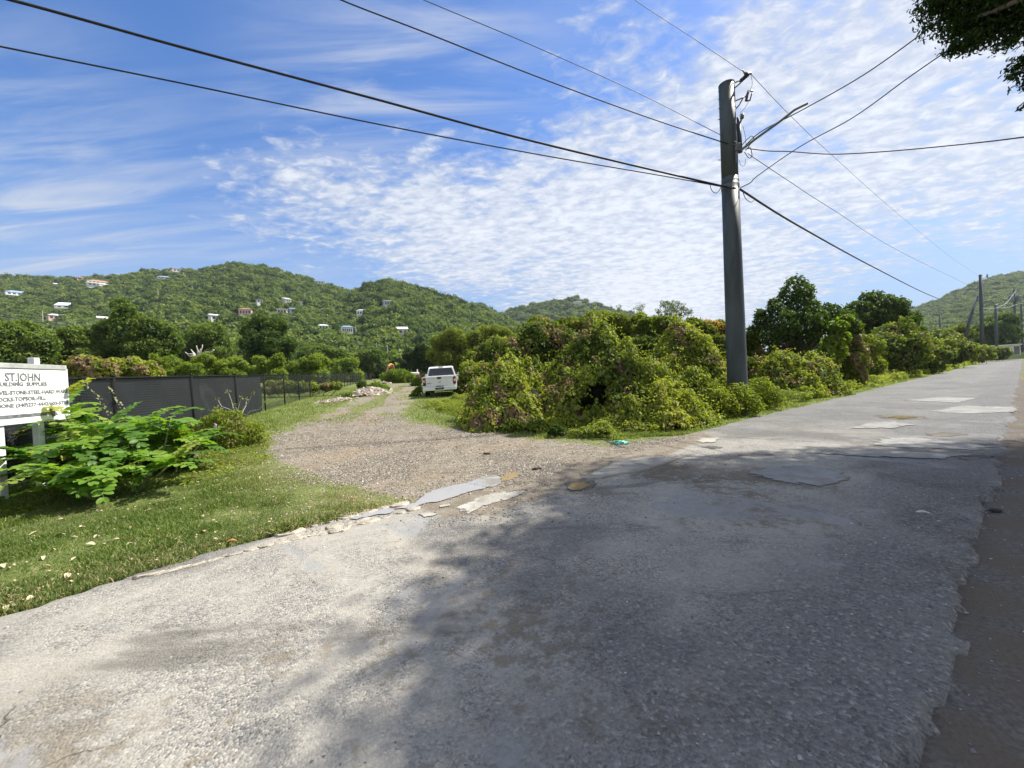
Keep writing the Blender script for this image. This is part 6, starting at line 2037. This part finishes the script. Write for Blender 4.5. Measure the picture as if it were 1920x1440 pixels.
quad_plate("rear_window", [(-.82, 1.99, 1.34), (.82, 1.99, 1.34), (.70, 2.105, 1.80), (-.70, 2.105, 1.80)], glass_dark)
for sx in (-1, 1):
    quad_plate("side_window", [(sx * .925, 2.2, 1.36), (sx * .925, 3.05, 1.36), (sx * .79, 3.05, 1.82), (sx * .79, 2.3, 1.82)], glass_dark, (sx * .012, 0, 0))
    quad_plate("side_window", [(sx * .925, 3.15, 1.36), (sx * .925, 4.1, 1.36), (sx * .80, 3.62, 1.80), (sx * .79, 3.15, 1.82)], glass_dark, (sx * .012, 0, 0))
bm = bmesh.new(); add_box(bm, (0, 2.13, 1.87), (.30, .06, .05), None, .01); link("brake_light", bm_mesh("brake_light", bm), black_pl, te)
# tailgate
bm = bmesh.new()
add_box(bm, (0, .0, 1.0), (1.60, .07, .66), None, .025)
add_box(bm, (0, -.035, 1.25), (1.58, .035, .10), None, .015)
add_box(bm, (0, -.03, .78), (1.5, .025, .12), None, .012)
tg = link("tailgate", bm_mesh("tailgate", bm), paint, te)
bm = bmesh.new(); add_box(bm, (0, -.06, 1.20), (.24, .04, .11), None, .02); link("handle", bm_mesh("handle", bm), black_pl, tg)
bm = bmesh.new(); add_box(bm, (-.62, -.046, .90), (.26, .02, .035), None, .008); link("emblem", bm_mesh("emblem", bm), galv, tg)
bm = bmesh.new(); bmesh.ops.create_uvsphere(bm, u_segments=16, v_segments=8, radius=1, matrix=Matrix.Translation((0, -.045, .97)) @ Matrix.Diagonal((.11, .02, .045, 1))); link("emblem", bm_mesh("emblem", bm, True), chrome, tg)
for sx in (-1, 1):
    bm = bmesh.new(); add_box(bm, (sx * .895, -.005, 1.02), (.165, .09, .46), None, .025); tl = link("taillight", bm_mesh("taillight", bm), red_lens, te)
    bm = bmesh.new(); add_box(bm, (sx * .895, -.052, 1.04), (.10, .02, .13), None, .01); link("reverse_lens", bm_mesh("reverse_lens", bm), white_lens, tl)
    bm = bmesh.new(); add_box(bm, (sx * .895, -.052, .86), (.13, .02, .10), None, .01); link("lower_lens", bm_mesh("lower_lens", bm), black_pl, tl)
    bm = bmesh.new(); add_box(bm, (sx * 1.12, 4.0, 1.34), (.22, .1, .2), None, .04); add_box(bm, (sx * 1.0, 4.0, 1.27), (.1, .05, .05)); link("mirror", bm_mesh("mirror", bm), paint, te)
bm = bmesh.new()
add_box(bm, (-.62, -.10, .57), (.72, .2, .20), None, .03); add_box(bm, (.62, -.10, .57), (.72, .2, .20), None, .03); add_box(bm, (0, -.06, .50), (.6, .14, .10), None, .02)
add_box(bm, (0, -.12, .655), (1.9, .16, .03), None, .01)
bp = link("bumper", bm_mesh("bumper", bm), chrome if False else paint, te)
bm = bmesh.new(); add_box(bm, (0, -.125, .62), (.44, .03, .22), None, .01); link("plate_recess", bm_mesh("plate_recess", bm), black_pl, bp)
bm = bmesh.new(); add_box(bm, (0, -.15, .61), (.31, .012, .155), None, .004); link("license_plate", bm_mesh("license_plate", bm), plate_mat, bp)
for sx in (-1, 1):
    for yc in (1.25, 4.75):
        bm = bmesh.new(); add_lathe(bm, [(.24, -.12), (.37, -.12), (.395, -.08), (.395, .08), (.37, .12), (.24, .12)], 24)
        ww = link("wheel", bm_mesh("wheel", bm, False), rubber, te, (sx * .84, yc, .40)); ww.rotation_euler = (0, math.pi / 2, 0)
        bm = bmesh.new(); add_lathe(bm, [(.02, .05 * sx), (.12, .06 * sx), (.22, .09 * sx), (.25, .10 * sx), (.25, -.10 * sx)], 20)
        link("rim", bm_mesh("rim", bm, True), galv, ww)
bm = bmesh.new(); add_box(bm, (0, 2.9, .55), (1.5, 5.2, .2)); add_tube(bm, [(-.75, 1.25, .42), (.75, 1.25, .42)], .07, 8); link("chassis", bm_mesh("chassis", bm), black_pl, te)

# ------------------------------------------------------------------ rubble, digger and litter
t = NT("rubble_mat")
c = t.ramp(t.attr('tint'), [(0, (.12, .095, .07)), (.4, (.24, .195, .15)), (.8, (.35, .30, .25)), (1, (.46, .43, .38))])
rub = t.done(t.bsdf(c, .9, .2))
def rubble(px0, py0, px1, py1, n, hgt, size, wid):
    a, b = gp(px0, py0), gp(px1, py1)
    s = RNG.random(n); w = RNG.normal(0, .45, n)
    dx_, dy_ = b.x - a.x, b.y - a.y
    L = math.hypot(dx_, dy_)
    xx = a.x + dx_ * s - dy_ / L * w * wid; yy = a.y + dy_ * s + dx_ / L * w * wid
    z = gz(xx, yy) + hgt * np.exp(-w ** 2 * 2.2) * np.sin(math.pi * np.clip(s, .05, .95)) ** .5 * RNG.random(n) ** .4
    return tag(scatter_rocks("rubble", np.stack([xx, yy, z], 1), size * RNG.uniform(.4, 1.6, n), rub, .7), kind='stuff')
rubble(668, 745, 704, 735, 500, .55, .13, 1.4)
rubble(604, 757, 650, 748, 220, .16, .08, .8)
rubble(690, 745, 716, 728, 200, .40, .12, 1.0)
rubble(716, 720, 744, 716, 160, .35, .2, 1.2)

orange = plain("digger_orange_mat", (.52, .20, .05), .6, .4, .3, 3)
rust = plain("rust_mat", (.25, .12, .07), .8, .2, .3, 3)
YD = 72
p = at(736, 705, YD)
e = empty("excavator", (p.x, p.y, float(gz(p.x, p.y))), "small orange excavator half hidden behind weeds at the end of the track", "excavator", None, .4)
bm = bmesh.new()
for sx in (-.8, .8): add_box(bm, (sx, 0, .35), (.45, 2.6, .7), None, .2)
link("track", bm_mesh("track", bm), rubber, e)
bm = bmesh.new(); add_box(bm, (0, .3, 1.2), (1.9, 2.0, .9), None, .12); link("body", bm_mesh("body", bm), orange, e)
bm = bmesh.new(); add_box(bm, (-.5, -.2, 2.0), (.85, 1.2, 1.0), None, .1); link("cab", bm_mesh("cab", bm), glass_dark, e)
bm = bmesh.new(); add_tube(bm, smooth([(.35, -.5, 1.3), (.1, -1.0, 2.6), (-.3, -1.6, 3.1), (-.9, -2.4, 2.7)], 5), .2, 8); link("boom", bm_mesh("boom", bm), orange, e)
bm = bmesh.new(); add_tube(bm, [(-.9, -2.4, 2.8), (-1.4, -2.9, 1.5)], [.16, .11], 8); link("arm", bm_mesh("arm", bm), rust, e)
bm = bmesh.new(); add_box(bm, (-1.4, -2.9, 1.1), (.7, .6, .7), None, .15); link("bucket", bm_mesh("bucket", bm), rust, e)
p = at(775, 707, 66)
e = empty("trailer", (p.x, p.y, float(gz(p.x, p.y))), "low trailer with white load and brown side at the far end of the dirt track", "trailer", None, .3)
bm = bmesh.new(); add_box(bm, (0, 0, .85), (2.0, 3.0, .5), None, .05); link("bed", bm_mesh("bed", bm), rust, e)
bm = bmesh.new(); add_box(bm, (.2, 0, 1.35), (1.5, 2.2, .45), None, .15); add_box(bm, (.7, -.4, 1.7), (.2, .2, .7), None, .03); link("load", bm_mesh("load", bm), white_wall, e)
for sx in (-1, 1):
    bm = bmesh.new(); add_lathe(bm, [(.1, -.1), (.36, -.1), (.36, .1), (.1, .1)], 16); w_ = link("wheel", bm_mesh("wheel", bm), rubber, e, (sx * .95, 0, .36)); w_.rotation_euler = (0, math.pi / 2, 0)

# green plastic litter by the verge
p = gp(1163, 833)
bm = bmesh.new(); bmesh.ops.create_icosphere(bm, subdivisions=3, radius=1)
for v in bm.verts:
    c_ = v.co.copy(); k = 1 + .35 * math.sin(c_.x * 7 + 1) * math.sin(c_.y * 8) + .2 * math.sin(c_.z * 11 + c_.x * 5)
    v.co = Vector((c_.x * .15 * k, c_.y * .09 * k, max(-.02, c_.z * .06 * k)))
tag(link("plastic_bag", bm_mesh("plastic_bag", bm, True), plain("green_bag_mat", (.10, .42, .30), .35, .5, .4, 40), None, p + Vector((0, 0, .02))), "crumpled green plastic bag lying at the edge of the gravel", "litter")
for px, py, lab, col, s in ((1733, 972, "pale curled leaf lying alone on the shaded asphalt", (.42, .43, .40), .16), (1762, 988, "tiny pale leaf on the shaded asphalt below the curled one", (.45, .45, .42), .05)):
    p = gp(px, py)
    o = link("dry_leaf", dry_leaf_mesh(px), plain("road_leaf_mat", col, .7), None, p + Vector((0, 0, .05)))
    o.scale = (s, s * .6, s * .6); o.rotation_euler = (.1, .2, .0)
    tag(o, lab, "leaf")
for px, py, w, lab in ((1866, 960, .04, "black clod lying on the shaded near edge of the road"), (1007, 881, .06, "dark clod on the muddy edge left of the raised patch"), (912, 852, .05, "dark clod on the gravel apron")):
    p = gp(px, py)
    bm = bmesh.new(); bmesh.ops.create_icosphere(bm, subdivisions=2, radius=1)
    for v in bm.verts:
        c_ = v.co.copy(); k = 1 + .3 * math.sin(c_.x * 5 + px) * math.sin(c_.y * 6)
        v.co = Vector((c_.x * w * 1.5 * k, c_.y * w * .7 * k, max(-.01, c_.z * w * .45 * k)))
    tag(link("dirt_clod", bm_mesh("dirt_clod", bm), plain("clod_mat", (.03, .027, .025), .95), None, p + Vector((0, 0, .015))), lab, "clod")
# ------------------------------------------------------------------ air
bm = bmesh.new()
add_box(bm, (0, 430, 148), (2600, 1000, 304))
t = NT("haze_mat")
v = t.n('ShaderNodeVolumePrincipled', i_Density=HAZE)
v.inputs['Color'].default_value = (.80, .88, 1, 1)
v.inputs['Anisotropy'].default_value = .2
t.l(v.outputs[0], t.out.inputs['Volume'])
if HAZE > 0:
    tag(link("haze", bm_mesh("haze", bm), t.m), kind='stuff')

# ------------------------------------------------------------------ render look
vs_ = scene.view_settings
scene.display_settings.display_device = 'sRGB'
vs_.view_transform = 'Standard'
vs_.look = 'None'
vs_.exposure = EXPOSURE
vs_.gamma = 1
scene.render.engine = 'CYCLES'
scene.cycles.max_bounces = 6
scene.cycles.diffuse_bounces = 3
scene.cycles.glossy_bounces = 2
scene.cycles.transmission_bounces = 3
scene.cycles.transparent_max_bounces = 12
scene.cycles.volume_bounces = 0
scene.cycles.sample_clamp_indirect = 4
scene.cycles.caustics_reflective = False
scene.cycles.caustics_refractive = False
scene.cycles.use_denoising = True
scene.cycles.denoiser = 'OPENIMAGEDENOISE'
scene.render.film_transparent = False
